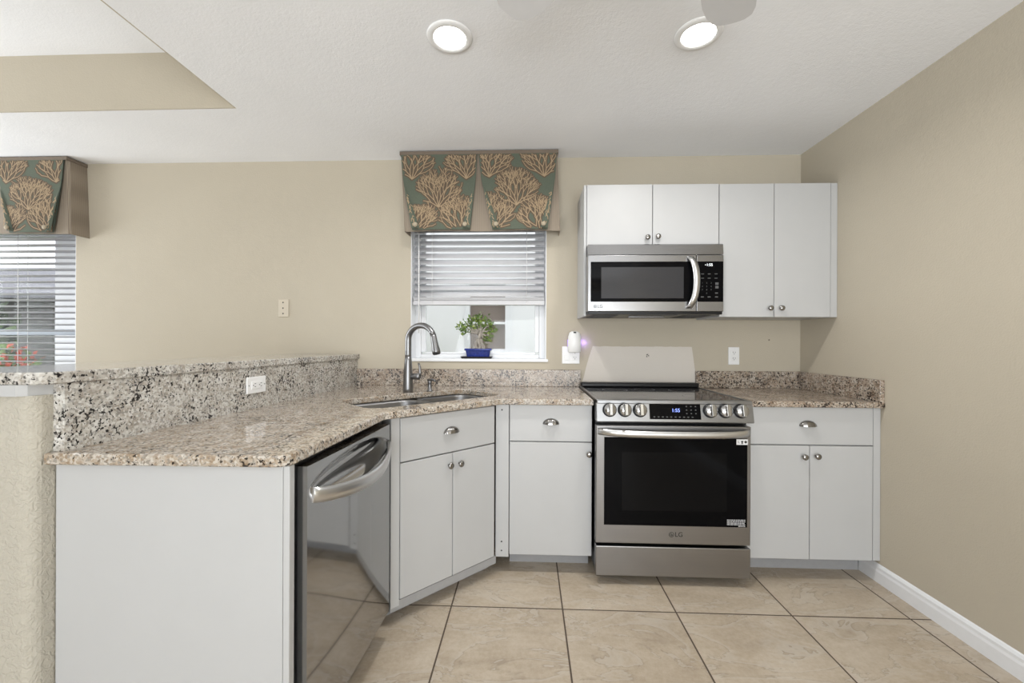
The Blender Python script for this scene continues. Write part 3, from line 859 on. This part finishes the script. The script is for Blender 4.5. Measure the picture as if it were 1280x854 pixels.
FX, FY = -0.700, -0.385
t = thing('faucet', 'brushed nickel gooseneck faucet at the sink corner', 'faucet', (FX, FY, ZC1))
mb = MB(); mb.lathe([(0.030, 0.0), (0.0295, 0.02), (0.0275, 0.07), (0.024, 0.14), (0.0205, 0.185), (0.0185, 0.21)], (FX, FY, ZC1), 24); build('body', mb, 'nickel', t)
dx, dy = 0.88, -0.47
pts = []; rad = 0.098
for k in range(6): pts.append((FX, FY, ZC1 + 0.20 + 0.105 * k / 5))
for k in range(1, 15):
    a = PI * k / 15 * 0.96
    pts.append((FX + dx * rad * (1 - math.cos(a)), FY + dy * rad * (1 - math.cos(a)), ZC1 + 0.305 + 0.083 * math.sin(a)))
mb = MB(); mb.tube(pts, [0.0185] * 6 + [0.0182 - 0.0002 * k for k in range(14)], 16); build('gooseneck', mb, 'nickel', t)
p0, p1 = Vector(pts[-1]), Vector(pts[-1]) + Vector((dx * 0.026, dy * 0.026, -0.105))
mb = MB(); mb.tube([p0 + (p1 - p0) * -0.05, p0 + (p1 - p0) * 0.1, p0 + (p1 - p0) * 0.5, p0 + (p1 - p0) * 0.85, p1], [0.0165, 0.0175, 0.0195, 0.0235, 0.0225], 16)
hd = build('spray_head', mb, 'nickel', t)
q1 = p1 + (p1 - p0).normalized() * 0.003
mb = MB(); mb.tube([p1 - (p1 - p0).normalized() * 0.002, q1], [0.0185, 0.018], 16); build('nozzle', mb, 'rubber', hd)
mb = MB(); lx, ly = 0.92, 0.05
ha = Vector((FX, FY, ZC1 + 0.092))
mb.tube([ha + Vector((0.018, 0, 0)), ha + Vector((0.05, -0.01, 0.0)), ha + Vector((0.068, -0.016, 0.0)), ha + Vector((0.078, -0.02, 0))], [0.0165, 0.019, 0.0195, 0.011], 14)
hub = build('handle_hub', mb, 'nickel', t)
mb = MB(); mb.tube([ha + Vector((0.070, -0.016, 0.002)), ha + Vector((0.076, -0.018, 0.022)), ha + Vector((0.074, -0.018, 0.052)), ha + Vector((0.066, -0.015, 0.078))], [0.0095, 0.0085, 0.007, 0.0058], 10); build('lever', mb, 'nickel', hub)

t = thing('soap_pump', 'small nickel soap dispenser beside the faucet', 'soap dispenser', (-0.585, -0.33, ZC1))
mb = MB(); mb.lathe([(0.019, 0.0), (0.018, 0.005), (0.012, 0.009), (0.0115, 0.045), (0.013, 0.050), (0.0135, 0.060), (0.010, 0.064)], (-0.585, -0.33, ZC1), 18); build('body', mb, 'nickel', t)
mb = MB(); mb.tube([(-0.600, -0.322, ZC1 + 0.066), (-0.575, -0.336, ZC1 + 0.069), (-0.553, -0.350, ZC1 + 0.066), (-0.546, -0.354, ZC1 + 0.058)], [0.006, 0.0075, 0.006, 0.0055], 10); build('spout', mb, 'nickel', t)

# ------------------------------------------------------------------ range
RX0, RX1 = 0.343, 1.101
t = thing('range', 'stainless slide-in electric range with six front knobs', 'range', (0.722, -0.36, 0))
b = MB(); b.box(RX0 + 0.004, RX1 - 0.004, -0.640, -0.03, 0.045, 0.905, 0.002)
build('body', b, 'black', t)
b = MB(); b.box(RX0 + 0.03, RX1 - 0.03, -0.60, -0.05, 0.0, 0.045); build('plinth', b, 'black', t)
ck = MB(); ck.box(RX0 - 0.010 + 0.014, RX1 - 0.004, -0.690, -0.045, 0.906, 0.922, 0.003)
top = build('cooktop', ck, 'cooktop', t)
tr_ = MB(); tr_.box(RX0, RX0 + 0.013, -0.690, -0.045, 0.905, 0.9255, 0.002); tr_.box(RX1 - 0.013, RX1, -0.690, -0.045, 0.905, 0.9255, 0.002)
tr_.box(RX0, RX1, -0.712, -0.685, 0.905, 0.9255, 0.004)
build('cooktop_trim', tr_, 'steel_panel', t)
for (bx_, by_, br) in ((0.53, -0.53, 0.115), (0.93, -0.53, 0.095), (0.53, -0.24, 0.075), (0.93, -0.24, 0.075), (0.72, -0.20, 0.06)):
    mb = MB(); n = 48
    A = [(bx_ + br * math.cos(2 * PI * k / n), by_ + br * math.sin(2 * PI * k / n), 0.9223) for k in range(n + 1)]
    B = [(bx_ + (br - 0.003) * math.cos(2 * PI * k / n), by_ + (br - 0.003) * math.sin(2 * PI * k / n), 0.9223) for k in range(n + 1)]
    mb.strip(A, B); build('burner_ring', mb, 'burner', top)
build('rear_vent', box(RX0 + 0.002, RX1 - 0.0, -0.085, -0.028, 0.922, 0.952, 0.008), 'black', t)
# sloping control panel
yt, yb2, zt, zb = -0.703, -0.728, 0.922, 0.818
cpn = MB(); cpn.loft([[(x, -0.655, zt), (x, yt, zt), (x, yt - 0.006, zt - 0.010), (x, yb2, zb + 0.004), (x, yb2 + 0.004, zb), (x, -0.655, zb)] for x in (RX0, RX1)], smooth=False)
cp = build('control_panel', cpn, 'steel_panel', t)
sl_ = math.atan2(yt - 0.006 - yb2, (zt - 0.010) - (zb + 0.004))
def onp(x, z, off=0.0):
    f = (zt - 0.010 - z) / ((zt - 0.010) - (zb + 0.004)); y = (yt - 0.006) + (yb2 - (yt - 0.006)) * f
    return at(x, y, z) @ Matrix.Rotation(-sl_, 4, 'X') @ at(0, -off, 0)
mb = MB(); mb.box(-0.124, 0.124, -0.0015, 0.001, -0.041, 0.040, 0.0006, 1); mb.bm.transform(onp(0.724, 0.874)); dsp = build('display', mb, 'blackglass', cp)
mb = MB(); text(mb, '1:55', 0.024, onp(0.728, 0.876, 0.002)); build('clock_digits', mb, 'lcd_blue', dsp)
mb = MB()
for k in range(9): mb.box(-0.003, 0.003, -0.0001, 0.0001, -0.003, 0.003); 
mb = MB()
for k in range(10):
    q = MB(); q.box(-0.004, 0.004, -0.0003, 0.0003, -0.0022, 0.0022); q.bm.transform(onp(0.622 + 0.0205 * k, 0.845, 0.0018)); mb.merge(q.bm)
for k in range(3):
    for j in range(3):
        q = MB(); q.box(-0.003, 0.003, -0.0003, 0.0003, -0.0025, 0.0025); q.bm.transform(onp(0.780 + 0.022 * k, 0.862 + 0.017 * j, 0.0018)); mb.merge(q.bm)
build('panel_print', mb, 'print', dsp)
for i, kx in enumerate((0.405, 0.479, 0.553, 0.893, 0.965, 1.040)):
    mb = MB(); mb.mi = 1; mb.lathe([(0.0345, 0.0), (0.0345, 0.006), (0.031, 0.010)], (0, 0, 0), 28, 'Y'); mb.mi = 0
    mb.lathe([(0.0305, 0.009), (0.0300, 0.024), (0.027, 0.028), (0.001, 0.029)], (0, 0, 0), 28, 'Y')
    mb.box(-0.009, 0.009, -0.046, -0.024, -0.0285, 0.0285, 0.003)
    mb.bm.transform(onp(kx, 0.876) @ Matrix.Rotation(0.0, 4, 'Y'))
    kb = build('control_knob', mb, ['chrome', 'black'], cp)
    mk = MB(); mk.box(-0.0022, 0.0022, -0.0006, 0.0004, -0.002, 0.002); mk.bm.transform(onp(kx, 0.9155)); build('knob_mark', mk, 'print', cp)
# oven door
dm_ = MB(); dm_.box(RX0, RX1, -0.698, -0.655, 0.208, 0.796, 0.004)
od = build('oven_door', dm_, 'steel_dark', t)
gm = MB(); gm.box(0.383, 1.083, -0.7005, -0.694, 0.300, 0.738, 0.001, 1); gl_ = build('door_glass', gm, 'blackglass', od)
gm = MB(); gm.box(0.470, 0.985, -0.7010, -0.699, 0.375, 0.665, 0.0003, 1); build('oven_window', gm, 'windowglass', gl_)
hm = MB(); rings = []
for k in range(41):
    q = -1 + 2 * k / 40; x = 0.7225 + q * 0.371
    e = 1 - abs(q) ** 6
    yy = -0.700 - 0.048 * e - 0.006 * (1 - q * q)
    zc = 0.762 + 0.005 * q * q
    hgt = 0.0165
    rings.append([(x, yy, zc + hgt), (x, yy - 0.004, zc), (x, yy, zc - hgt), (x, yy + 0.010, zc - hgt + 0.001), (x, yy + 0.010, zc + hgt - 0.001)])
hm.loft(rings)
build('handle', hm, 'steel_light', od)
def lg(parent, x, y, z, s, mat):
    mb = MB(); n = 28
    # disc with an open ring, then the two letters
    A = [(x - s * 0.95 + s * 0.50 * math.cos(2 * PI * k / n), y, z + s * 0.50 * math.sin(2 * PI * k / n)) for k in range(n + 1)]
    B = [(x - s * 0.95 + s * 0.40 * math.cos(2 * PI * k / n), y, z + s * 0.40 * math.sin(2 * PI * k / n)) for k in range(n + 1)]
    mb.strip(A, B)
    A2 = [(x - s * 0.95 + s * 0.30 * math.cos(PI / 2 + 1.5 * PI * k / n), y, z + s * 0.30 * math.sin(PI / 2 + 1.5 * PI * k / n)) for k in range(n + 1)]
    B2 = [(x - s * 0.95 + s * 0.20 * math.cos(PI / 2 + 1.5 * PI * k / n), y, z + s * 0.20 * math.sin(PI / 2 + 1.5 * PI * k / n)) for k in range(n + 1)]
    mb.strip(A2, B2)
    mb.box(x - s * 0.97, x - s * 0.88, y - 0.0001, y + 0.0001, z - s * 0.18, z + s * 0.18)
    mb.box(x - s * 0.92, x - s * 0.70, y - 0.0001, y + 0.0001, z - s * 0.05, z + s * 0.05)
    text(mb, 'LG', s * 1.25, at(x + s * 0.45, y, z), bold=s * 0.012)
    return build('maker_mark', mb, mat, parent)
lg(od, 0.740, -0.6992, 0.257, 0.026, 'logo')
lb = MB(); lb.box(1.029, 1.083, -0.7024, -0.7006, 0.708, 0.735); ls = build('door_sticker', lb, 'label', od)
lb = MB(); text(lb, 'L', 0.018, at(1.040, -0.7026, 0.7215)); lb.lathe([(0.0055, 0), (0.0055, 0.0004)], (1.056, -0.7024, 0.7225), 10, 'Y'); lb.box(1.051, 1.061, -0.7028, -0.7024, 0.712, 0.716)
lb.lathe([(0.007, 0), (0.007, 0.0004)], (1.073, -0.7024, 0.722), 6, 'Y'); build('sticker_print', lb, 'label_text', ls)
lb = MB()
rw = random.Random(4)
for r_ in range(5):
    x = 0.985; zz = 0.336 - r_ * 0.0075
    if r_ == 4: x = 1.040
    while x < 1.068:
        w_ = rw.uniform(0.006, 0.016); lb.box(x, min(x + w_, 1.073), -0.7012, -0.7006, zz - 0.0022, zz + 0.0022); x += w_ + 0.0025
build('warning_print', lb, 'label_grey', od)
# storage drawer
dm_ = MB(); dm_.box(RX0, RX1, -0.700, -0.655, 0.046, 0.194, 0.004); build('storage_drawer', dm_, 'steel_dark', t)

# ------------------------------------------------------------------ microwave
t = thing('microwave', 'stainless over-the-range microwave under the wall cabinets', 'microwave', (0.722, -0.2, 1.372))
b = MB(); b.box(0.346, 1.109, -0.345, -0.003, 1.376, 1.776, 0.003); build('case', b, 'black', t)
MX0, MX1 = 0.340, 1.103
v = MB(); v.loft([[(x, -0.345, 1.776), (x, -0.384, 1.775), (x, -0.396, 1.768), (x, -0.400, 1.712), (x, -0.345, 1.712)] for x in (MX0 + 0.004, MX1)], smooth=False)
build('vent_grille', v, 'steel', t)
fm = MB(); fm.box(MX0, 0.951, -0.403, -0.345, 1.388, 1.709, 0.003); md_ = build('door', fm, 'steel', t)
gm = MB(); gm.box(0.3575, 0.950, -0.4050, -0.399, 1.443, 1.671, 0.0008, 1); dg_ = build('door_glass', gm, 'blackglass', md_)
gm = MB(); gm.box(0.417, 0.880, -0.4056, -0.404, 1.462, 1.640, 0.0002, 1); build('viewing_window', gm, 'mwglass', dg_)
hm = MB(); rings = []
for k in range(29):
    q = -1 + 2 * k / 28; z = 1.552 + q * 0.148
    bow = 1 - q * q
    yy = -0.404 - 0.040 * (1 - abs(q) ** 5)
    xc = 0.911 + 0.028 * (1 - ((q - 0.05)) ** 2)
    w_ = 0.0175
    rings.append([(xc - w_, yy, z), (xc, yy - 0.005, z), (xc + w_, yy, z), (xc + w_ - 0.002, yy + 0.010, z), (xc - w_ + 0.002, yy + 0.010, z)])
hm.loft(rings); build('handle', hm, 'steel_light', md_)
fm = MB(); fm.box(0.954, MX1, -0.402, -0.345, 1.388, 1.709, 0.003); cpm = build('control_panel', fm, 'steel', t)
gm = MB(); gm.box(0.956, MX1 - 0.002, -0.4042, -0.399, 1.443, 1.671, 0.0008, 1); ksp = build('keypad', gm, 'blackglass', cpm)
mb = MB(); text(mb, '1:55', 0.021, at(1.024, -0.4046, 1.651)); mb.box(0.999, 1.003, -0.4047, -0.4045, 1.649, 1.653); build('clock_digits', mb, 'lcd_white', ksp)
def key(f): mb = MB(); f(mb); build('key', mb, 'print', ksp)
for kx in (0.985, 1.022, 1.060):
    for kz in (1.600, 1.576): key(lambda m: m.box(kx - 0.008, kx + 0.008, -0.4046, -0.4042, kz - 0.002, kz + 0.002))
for i in range(9): key(lambda m: text(m, str(i + 1), 0.012, at(0.984 + 0.0245 * (i % 3), -0.4045, 1.549 - 0.0195 * (i // 3)), 0.0002))
key(lambda m: text(m, '0', 0.012, at(1.0085, -0.4045, 1.4905), 0.0002))
for kz in (1.545, 1.525): key(lambda m: m.box(1.056, 1.074, -0.4046, -0.4042, kz - 0.007, kz + 0.007))
for (kx, kz) in ((0.984, 1.470), (1.022, 1.470), (1.063, 1.470), (1.063, 1.492)): key(lambda m: m.box(kx - 0.008, kx + 0.008, -0.4046, -0.4042, kz - 0.003, kz + 0.003))
lg(md_, 0.402, -0.4036, 1.416, 0.020, 'logo')
# underside with filters and lamp
ub = MB(); ub.box(0.346, 1.10, -0.395, -0.005, 1.372, 1.388, 0.002); un_ = build('base_plate', ub, 'black', t)
for (x0_, x1_) in ((0.375, 0.53), (0.91, 1.065)):
    fb = MB(); fb.box(x0_, x1_, -0.33, -0.09, 1.3695, 1.3725, 0.001)
    for k in range(9): fb.box(x0_ + 0.008, x1_ - 0.008, -0.32 + k * 0.0255, -0.312 + k * 0.0255, 1.367, 1.3700)
    build('grease_filter', fb, 'filter', un_)
fb = MB(); fb.box(0.60, 0.86, -0.37, -0.28, 1.3690, 1.3725, 0.001); build('lamp_cover', fb, 'print', un_)
fb = MB(); fb.box(0.62, 0.84, -0.20, -0.185, 1.366, 1.3725, 0.001); build('rail', fb, 'steel', un_)

# ------------------------------------------------------------------ plates, outlets, freshener
def outlet_face(parent, x, z, y, vertical=True, place=lambda m: m):
    """the slots of two receptacles, each receptacle a part"""
    for dz in (0.019, -0.019):
        mb = MB()
        for sx_ in (-0.0065, 0.0065):
            if vertical: mb.box(x + sx_ - 0.0013, x + sx_ + 0.0013, y - 0.0008, y, z + dz + 0.001, z + dz + 0.009)
            else: mb.box(x + dz + 0.001, x + dz + 0.009, y - 0.0008, y, z + sx_ - 0.0013, z + sx_ + 0.0013)
        if vertical: mb.lathe([(0.0026, 0), (0.0026, 0.0008)], (x, y, z + dz - 0.006), 8, 'Y')
        else: mb.lathe([(0.0026, 0), (0.0026, 0.0008)], (x + dz - 0.006, y, z), 8, 'Y')
        build('receptacle_slots', place(mb), 'slot', parent)
# right outlet
t = thing('wall_outlet', 'white duplex outlet on the wall above the right countertop', 'outlet', (1.356, 0, 1.068))
build('plate', box(1.321, 1.392, -0.006, -0.0005, 1.068, 1.184, 0.003), 'plastic', t)
build('socket', box(1.340, 1.373, -0.0085, -0.005, 1.092, 1.160, 0.001), 'plastic', t)
outlet_face(t, 1.3565, 1.126, -0.0085)
# blank painted plate
t = thing('blank_plate', 'beige painted cover plate with three screws on the back wall', 'wall plate', (-1.678, 0, 1.378))
build('plate', box(-1.714, -1.642, -0.007, -0.0005, 1.378, 1.500, 0.003), 'beige_plastic', t)
for zz in (1.478, 1.439, 1.402):
    mb = MB(); mb.lathe([(0.005, 0), (0.0042, 0.0015), (0.001, 0.0018)], (-1.681, -0.007, zz), 10, 'Y'); build('screw', mb, 'slot', t)
# double plate behind the freshener
t = thing('switch_plate', 'white double plate with a switch and a socket left of the range', 'switch plate', (0.288, 0, 1.068))
build('plate', box(0.229, 0.346, -0.006, -0.0005, 1.068, 1.184, 0.003), 'plastic', t)
build('rocker_switch', box(0.244, 0.277, -0.009, -0.005, 1.092, 1.160, 0.0015), 'plastic', t)
build('socket', box(0.298, 0.331, -0.009, -0.005, 1.092, 1.160, 0.001), 'plastic', t)
outlet_face(t, 0.3145, 1.126, -0.009)
t = thing('air_freshener', 'white plug-in air freshener glowing violet left of the range', 'air freshener', (0.308, -0.012, 1.143))
mb = MB(); rings = []
for (z, w_, d) in ((1.143, 0.034, 0.030), (1.150, 0.042, 0.040), (1.200, 0.0445, 0.046), (1.250, 0.0425, 0.044), (1.275, 0.034, 0.036), (1.284, 0.020, 0.022)):
    rings.append([(0.308 + w_ * math.cos(2 * PI * k / 28), -0.034 + (d * 0.55) * math.sin(2 * PI * k / 28) * (1 if math.sin(2 * PI * k / 28) < 0 else 0.4), z) for k in range(28)])
mb.loft(rings); build('housing', mb, 'plastic', t)
build('vent_slot', box(0.300, 0.316, -0.058, -0.045, 1.272, 1.281, 0.001), 'slot', t)
build('prongs', box(0.302, 0.320, -0.026, -0.0095, 1.150, 1.165, 0.001), 'plastic', t)
for nx in (0.348, 0.2635): build('night_light', box(nx, nx + 0.0045, -0.032, -0.022, 1.185, 1.230, 0.001), 'violet', t)
pl = bpy.data.lights.new('violet_glow', 'POINT'); pl.energy = 0.05; pl.color = (0.40, 0.25, 1.0); pl.shadow_soft_size = 0.008
po = bpy.data.objects.new('violet_glow', pl); COL.objects.link(po); po.location = (0.372, -0.020, 1.21)
# splash outlet on the bar side, mounted sideways
t = thing('wall_outlet', 'white sideways outlet on the pale granite bar splash', 'outlet', (bsx(-1.01), -1.01, 0.982))
mb = MB(); a_ = math.atan2(0.031, 1)
def splash(mb): mb.bm.transform(at(bsx(-1.013), -1.013, 0) @ Matrix.Rotation(PI / 2 - a_, 4, 'Z')); return mb
build('plate', splash(box(-0.060, 0.060, -0.007, -0.0003, 0.982, 1.054, 0.003)), 'plastic', t)
build('socket', splash(box(-0.034, 0.034, -0.0095, -0.006, 1.002, 1.034, 0.001)), 'plastic', t)
outlet_face(t, 0, 1.018, -0.0095, False, splash)
for q in (-0.049, 0.049):
    mb = MB(); mb.lathe([(0.003, 0), (0.0025, 0.001), (0.0005, 0.0012)], (q, -0.007, 1.018), 8, 'Y'); build('screw', splash(mb), 'nickel', t)

# ------------------------------------------------------------------ bonsai on the sill
zs = W1[2] + 0.003
BXc, BYc = -0.350, 0.046
tr = MB()
tr.loft([[(BXc + sx_ * w_, BYc + sy_ * d, z) for sx_, sy_ in ((-1, -1), (1, -1), (1, 1), (-1, 1))] for (w_, d, z) in ((0.098, 0.034, zs + 0.0003), (0.109, 0.038, zs + 0.014), (0.104, 0.035, zs + 0.014), (0.095, 0.031, zs + 0.004))], smooth=False)
tag(build('drip_tray', tr, 'tray'), 'black rectangular drip tray under the bonsai pot', 'tray')
t = thing('bonsai', 'leafy bonsai tree in a cobalt blue pot on the window sill', 'potted plant', (BXc + 0.012, BYc, zs + 0.0045))
zp = zs + 0.0046; bx0 = BXc + 0.010
pm = MB(); rings = []
def rr(w_, d, z, r=0.012, k=4):
    out = []
    for (sx_, sy_, a0) in ((1, -1, -PI/2), (1, 1, 0), (-1, 1, PI/2), (-1, -1, PI)):
        for i in range(k + 1):
            a = a0 + PI / 2 * i / k
            out.append((bx0 + sx_ * (w_ - r) + r * math.cos(a), BYc + sy_ * (d - r) + r * math.sin(a), z))
    return out
pm.loft([rr(0.074, 0.025, zp), rr(0.076, 0.027, zp + 0.006), rr(0.085, 0.030, zp + 0.050), rr(0.093, 0.034, zp + 0.052), rr(0.094, 0.034, zp + 0.064), rr(0.086, 0.030, zp + 0.064), rr(0.083, 0.028, zp + 0.052)])
build('pot', pm, 'pot', t)
sm2 = MB(); sm2.loft([rr(0.084, 0.0285, zp + 0.050), rr(0.084, 0.0285, zp + 0.058), rr(0.05, 0.016, zp + 0.064)]); build('soil', sm2, 'soil', t)
rg = random.Random(11)
tk = MB(); zt_ = zp + 0.058
tips = []
def limb(p, q, r0, r1, n=6, jig=0.006):
    P_ = [Vector(p).lerp(Vector(q), i / n) + (Vector((rg.uniform(-jig, jig), rg.uniform(-jig, jig) * 0.5, rg.uniform(-jig, jig))) if 0 < i < n else Vector()) for i in range(n + 1)]
    tk.tube(P_, [r0 + (r1 - r0) * i / n for i in range(n + 1)], 8)
c0 = (bx0 + 0.0, BYc, zt_ + 0.075)
for (a, r0) in ((-0.034, 0.007), (-0.016, 0.008), (0.006, 0.010), (0.026, 0.008), (0.046, 0.006)):
    limb((bx0 + a, BYc + rg.uniform(-0.008, 0.008), zt_ - 0.004), (bx0 + a * 0.45 + 0.002, BYc, zt_ + 0.072), r0, r0 * 0.65)
limb(c0, (bx0 + 0.015, BYc, zt_ + 0.15), 0.011, 0.007)
ends = [(-0.10, 0.125), (-0.075, 0.16), (-0.055, 0.19), (-0.025, 0.20), (0.01, 0.215), (0.05, 0.20), (0.075, 0.17), (0.09, 0.135), (0.07, 0.09), (0.055, 0.065), (-0.12, 0.15), (0.0, 0.17), (0.03, 0.14), (-0.04, 0.14)]
for (ex, ez) in ends:
    q = (bx0 + ex, BYc + rg.uniform(-0.028, 0.028), zt_ + ez)
    limb((bx0 + 0.010 + ex * 0.15, BYc, zt_ + 0.08 + ez * 0.25), q, 0.0065, 0.002)
    tips.append(q)
limb((bx0 + 0.01, BYc, zt_ + 0.20), (bx0 + 0.018, BYc, zt_ + 0.262), 0.003, 0.0015)
build('trunk', tk, 'trunk', t)
lm = MB()
def leaf(mb, p, L, rg_):
    d = Vector((rg_.uniform(-1, 1), rg_.uniform(-1, 1), rg_.uniform(-0.4, 1))).normalized()
    s_ = d.orthogonal().normalized(); s_ = (Matrix.Rotation(rg_.uniform(0, 2 * PI), 3, d) @ s_)
    n_ = d.cross(s_)
    w_ = L * 0.36; p = Vector(p)
    V_ = [p, p + d * L * 0.35 + s_ * w_ + n_ * L * 0.05, p + d * L, p + d * L * 0.35 - s_ * w_ + n_ * L * 0.05, p + d * L * 0.5 - n_ * L * 0.08]
    mb.faces(V_, [(0, 1, 4), (1, 2, 4), (2, 3, 4), (3, 0, 4)], True)
for q in tips:
    for _ in range(34):
        lm.mi = 1 if rg.random() < 0.33 else 0
        p = (q[0] + rg.gauss(0, 0.017), min(0.085, max(0.0, q[1] + rg.gauss(0, 0.012))), q[2] + rg.gauss(0, 0.015))
        leaf(lm, p, rg.uniform(0.016, 0.026), rg)
build('foliage', lm, ['leaf', 'leaf_light'], t)

# ------------------------------------------------------------------ recessed lights and fan
for i, (lx_, ly_, lab) in enumerate(((-0.322, -1.108, 'round recessed ceiling light above the sink window, the left one'), (0.679, -1.092, 'round recessed ceiling light partly behind a fan blade'))):
    t = thing('recessed_light', lab, 'ceiling light', (lx_, ly_, H))
    mb = MB(); n = 40
    prof_ = [(0.0655, -0.006), (0.070, -0.010), (0.088, -0.007), (0.0925, -0.002), (0.0925, -0.0002), (0.0655, -0.0002)]
    R_ = [[(lx_ + r_ * math.cos(2 * PI * k / n), ly_ + r_ * math.sin(2 * PI * k / n), H + z) for k in range(n)] for r_, z in prof_]
    mb.loft(R_, cap=False); build('trim_ring', mb, 'plastic', t)
    mb = MB(); mb.lathe([(0.066, -0.002), (0.066, -0.0045), (0.04, -0.0062), (0.001, -0.0068)], (lx_, ly_, H), 36); build('lens', mb, 'lens', t)
    area('recessed_lamp', (lx_, ly_, H - 0.013), (0, 0, 0), 0.12, 0.12, LAMP_POWER, (1, 0.985, 0.96), 'DISK', 2.75)

FC = Vector((0.345, -1.925, 0)); FZ = 2.27
t = thing('ceiling_fan', 'white ceiling fan with only two blade tips in view', 'ceiling fan', (FC.x, FC.y, H))
mb = MB(); mb.lathe([(0.001, H - 0.0005), (0.075, H - 0.0005), (0.07, H - 0.04), (0.03, H - 0.05), (0.03, H - 0.09), (0.10, H - 0.10), (0.115, H - 0.15), (0.10, H - 0.21), (0.06, H - 0.23), (0.001, H - 0.235)], (FC.x, FC.y, 0), 32); build('motor', mb, 'fan', t)
for k in range(5):
    ang = PI / 2 + math.radians(36 + 5 - 72 * k)
    u = Vector((math.cos(ang), math.sin(ang), 0)); w = Vector((-math.sin(ang), math.cos(ang), 0))
    out = []
    R1, R0 = 0.635, 0.17
    prof_ = [(R0, 0.050), (R0 + 0.1, 0.062), (R1 - 0.10, 0.076), (R1 - 0.05, 0.070), (R1 - 0.02, 0.058), (R1 - 0.004, 0.036), (R1, 0.012)]
    pts_ = [(r_, w_) for r_, w_ in prof_] + [(r_, -w_) for r_, w_ in reversed(prof_)]
    mb = MB()
    rowt = [FC + u * r_ + w * s_ + Vector((0, 0, FZ + s_ * 0.13 + 0.003)) for r_, s_ in pts_]
    rowb = [p - Vector((0, 0, 0.006)) for p in rowt]
    mb.loft([rowb, rowt], smooth=False); bl = build('blade', mb, 'fan', t)
    mb = MB(); mb.box(0.09, 0.22, -0.02, 0.02, FZ - 0.012, FZ - 0.004, 0.002); mb.bm.transform(at(FC.x, FC.y, 0) @ Matrix.Rotation(ang, 4, 'Z')); build('blade_bracket', mb, 'fan', bl)

# ------------------------------------------------------------------ outside the windows
g = MB(); g.box(-14, 6, 0.17, 12, -0.35, -0.15); struct('ground', g, 'grass')
t = thing('neighbour_house', 'pale stucco house wall with a small window outside the sink window', 'house', (-0.3, 2.6, -0.15))
nb = MB(); X0, X1, Z0, Z1 = -0.80, -0.215, 1.08, 2.0
nb.box(-2.3, X0, 2.5, 2.7, -0.15, 4.2); nb.box(X1, 3.0, 2.5, 2.7, -0.15, 4.2); nb.box(X0, X1, 2.5, 2.7, -0.15, Z0); nb.box(X0, X1, 2.5, 2.7, Z1, 4.2)
build('wall', nb, 'stucco', t)
nf = MB()
nf.box(X0, X0 + 0.055, 2.46, 2.56, Z0, Z1, 0.004); nf.box(X1 - 0.075, X1, 2.46, 2.56, Z0, Z1, 0.004); nf.box(X0 + 0.055, X1 - 0.075, 2.465, 2.56, Z0, Z0 + 0.05); nf.box(X0 + 0.055, X1 - 0.075, 2.465, 2.56, Z1 - 0.05, Z1)
nf.box(X0 + 0.055, X1 - 0.075, 2.47, 2.545, 1.445, 1.475, 0.003); fo = build('window_frame', nf, 'vinyl', t)
build('pane', box(X0 + 0.05, X1 - 0.07, 2.55, 2.555, Z0 + 0.04, Z1 - 0.04), 'brownpane', fo)
sl2 = MB(); sl2.box(X0 - 0.10, X1 + 0.10, 2.40, 2.5, Z0 - 0.07, Z0, 0.006); build('window_ledge', sl2, 'stucco', t)

def bush(name, label, loc, sx_, sy_, sz_, n, mats, sz, seed, frac=0.3, group=None):
    r_ = random.Random(seed); mb = MB()
    for _ in range(n):
        d = Vector((r_.gauss(0, 1), r_.gauss(0, 1), r_.gauss(0, 1))).normalized() * (0.55 + 0.45 * r_.random())
        p = (loc[0] + d.x * sx_, loc[1] + d.y * sy_, loc[2] + sz_ + d.z * sz_)
        mb.mi = 1 if (len(mats) > 1 and r_.random() < frac) else 0
        leaf(mb, p, sz * r_.uniform(0.7, 1.3), r_)
    o = thing(name, label, 'shrub' if 'shrub' in name else 'tree', loc, 0, group)
    build('foliage', mb, mats, o)
    tk_ = MB()
    for k in range(4):
        tk_.tube([(loc[0] + 0.03 * k - 0.05, loc[1], loc[2]), (loc[0] + (k - 1.5) * sx_ * 0.25, loc[1], loc[2] + sz_ * 1.1)], [0.02, 0.008], 6)
    build('stem', tk_, 'trunk', o)
    return o
bush('flowering_shrub', 'red flowering shrub outside the left window, nearest the bar end', (-4.55, 1.4, -0.15), 0.45, 0.35, 0.62, 1300, ['redflower', 'leaf_light'], 0.07, 1, 0.25)
bush('flowering_shrub', 'red flowering shrub at the left edge of the left window', (-5.65, 1.5, -0.15), 0.50, 0.35, 0.66, 1300, ['redflower', 'leaf'], 0.07, 2, 0.45)
bush('dark_tree', 'dark leafy tree outside the left window', (-7.9, 2.3, -0.15), 1.1, 0.7, 1.05, 2600, ['hedge', 'leaf'], 0.16, 3, 0.15)
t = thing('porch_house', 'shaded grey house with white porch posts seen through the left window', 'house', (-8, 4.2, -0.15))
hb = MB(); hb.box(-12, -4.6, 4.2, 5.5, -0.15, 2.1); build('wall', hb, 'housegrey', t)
rf = MB(); rf.loft([[(x, 3.5, 1.98), (x, 5.5, 2.75), (x, 5.5, 2.65), (x, 3.5, 1.9)] for x in (-12.2, -4.3)], smooth=False); build('roof', rf, 'roofgrey', t)
for x in (-6.75, -5.45):
    build('porch_post', box(x - 0.07, x + 0.07, 3.55, 3.69, -0.15, 1.95, 0.01), 'vinyl', t)
pm = MB(); pm.box(-7.8, -6.95, 4.17, 4.21, 0.7, 1.75, 0.005); pf = build('house_window', pm, 'vinyl', t)
build('pane', box(-7.72, -7.03, 4.155, 4.172, 0.78, 1.67), 'windowglass', pf)
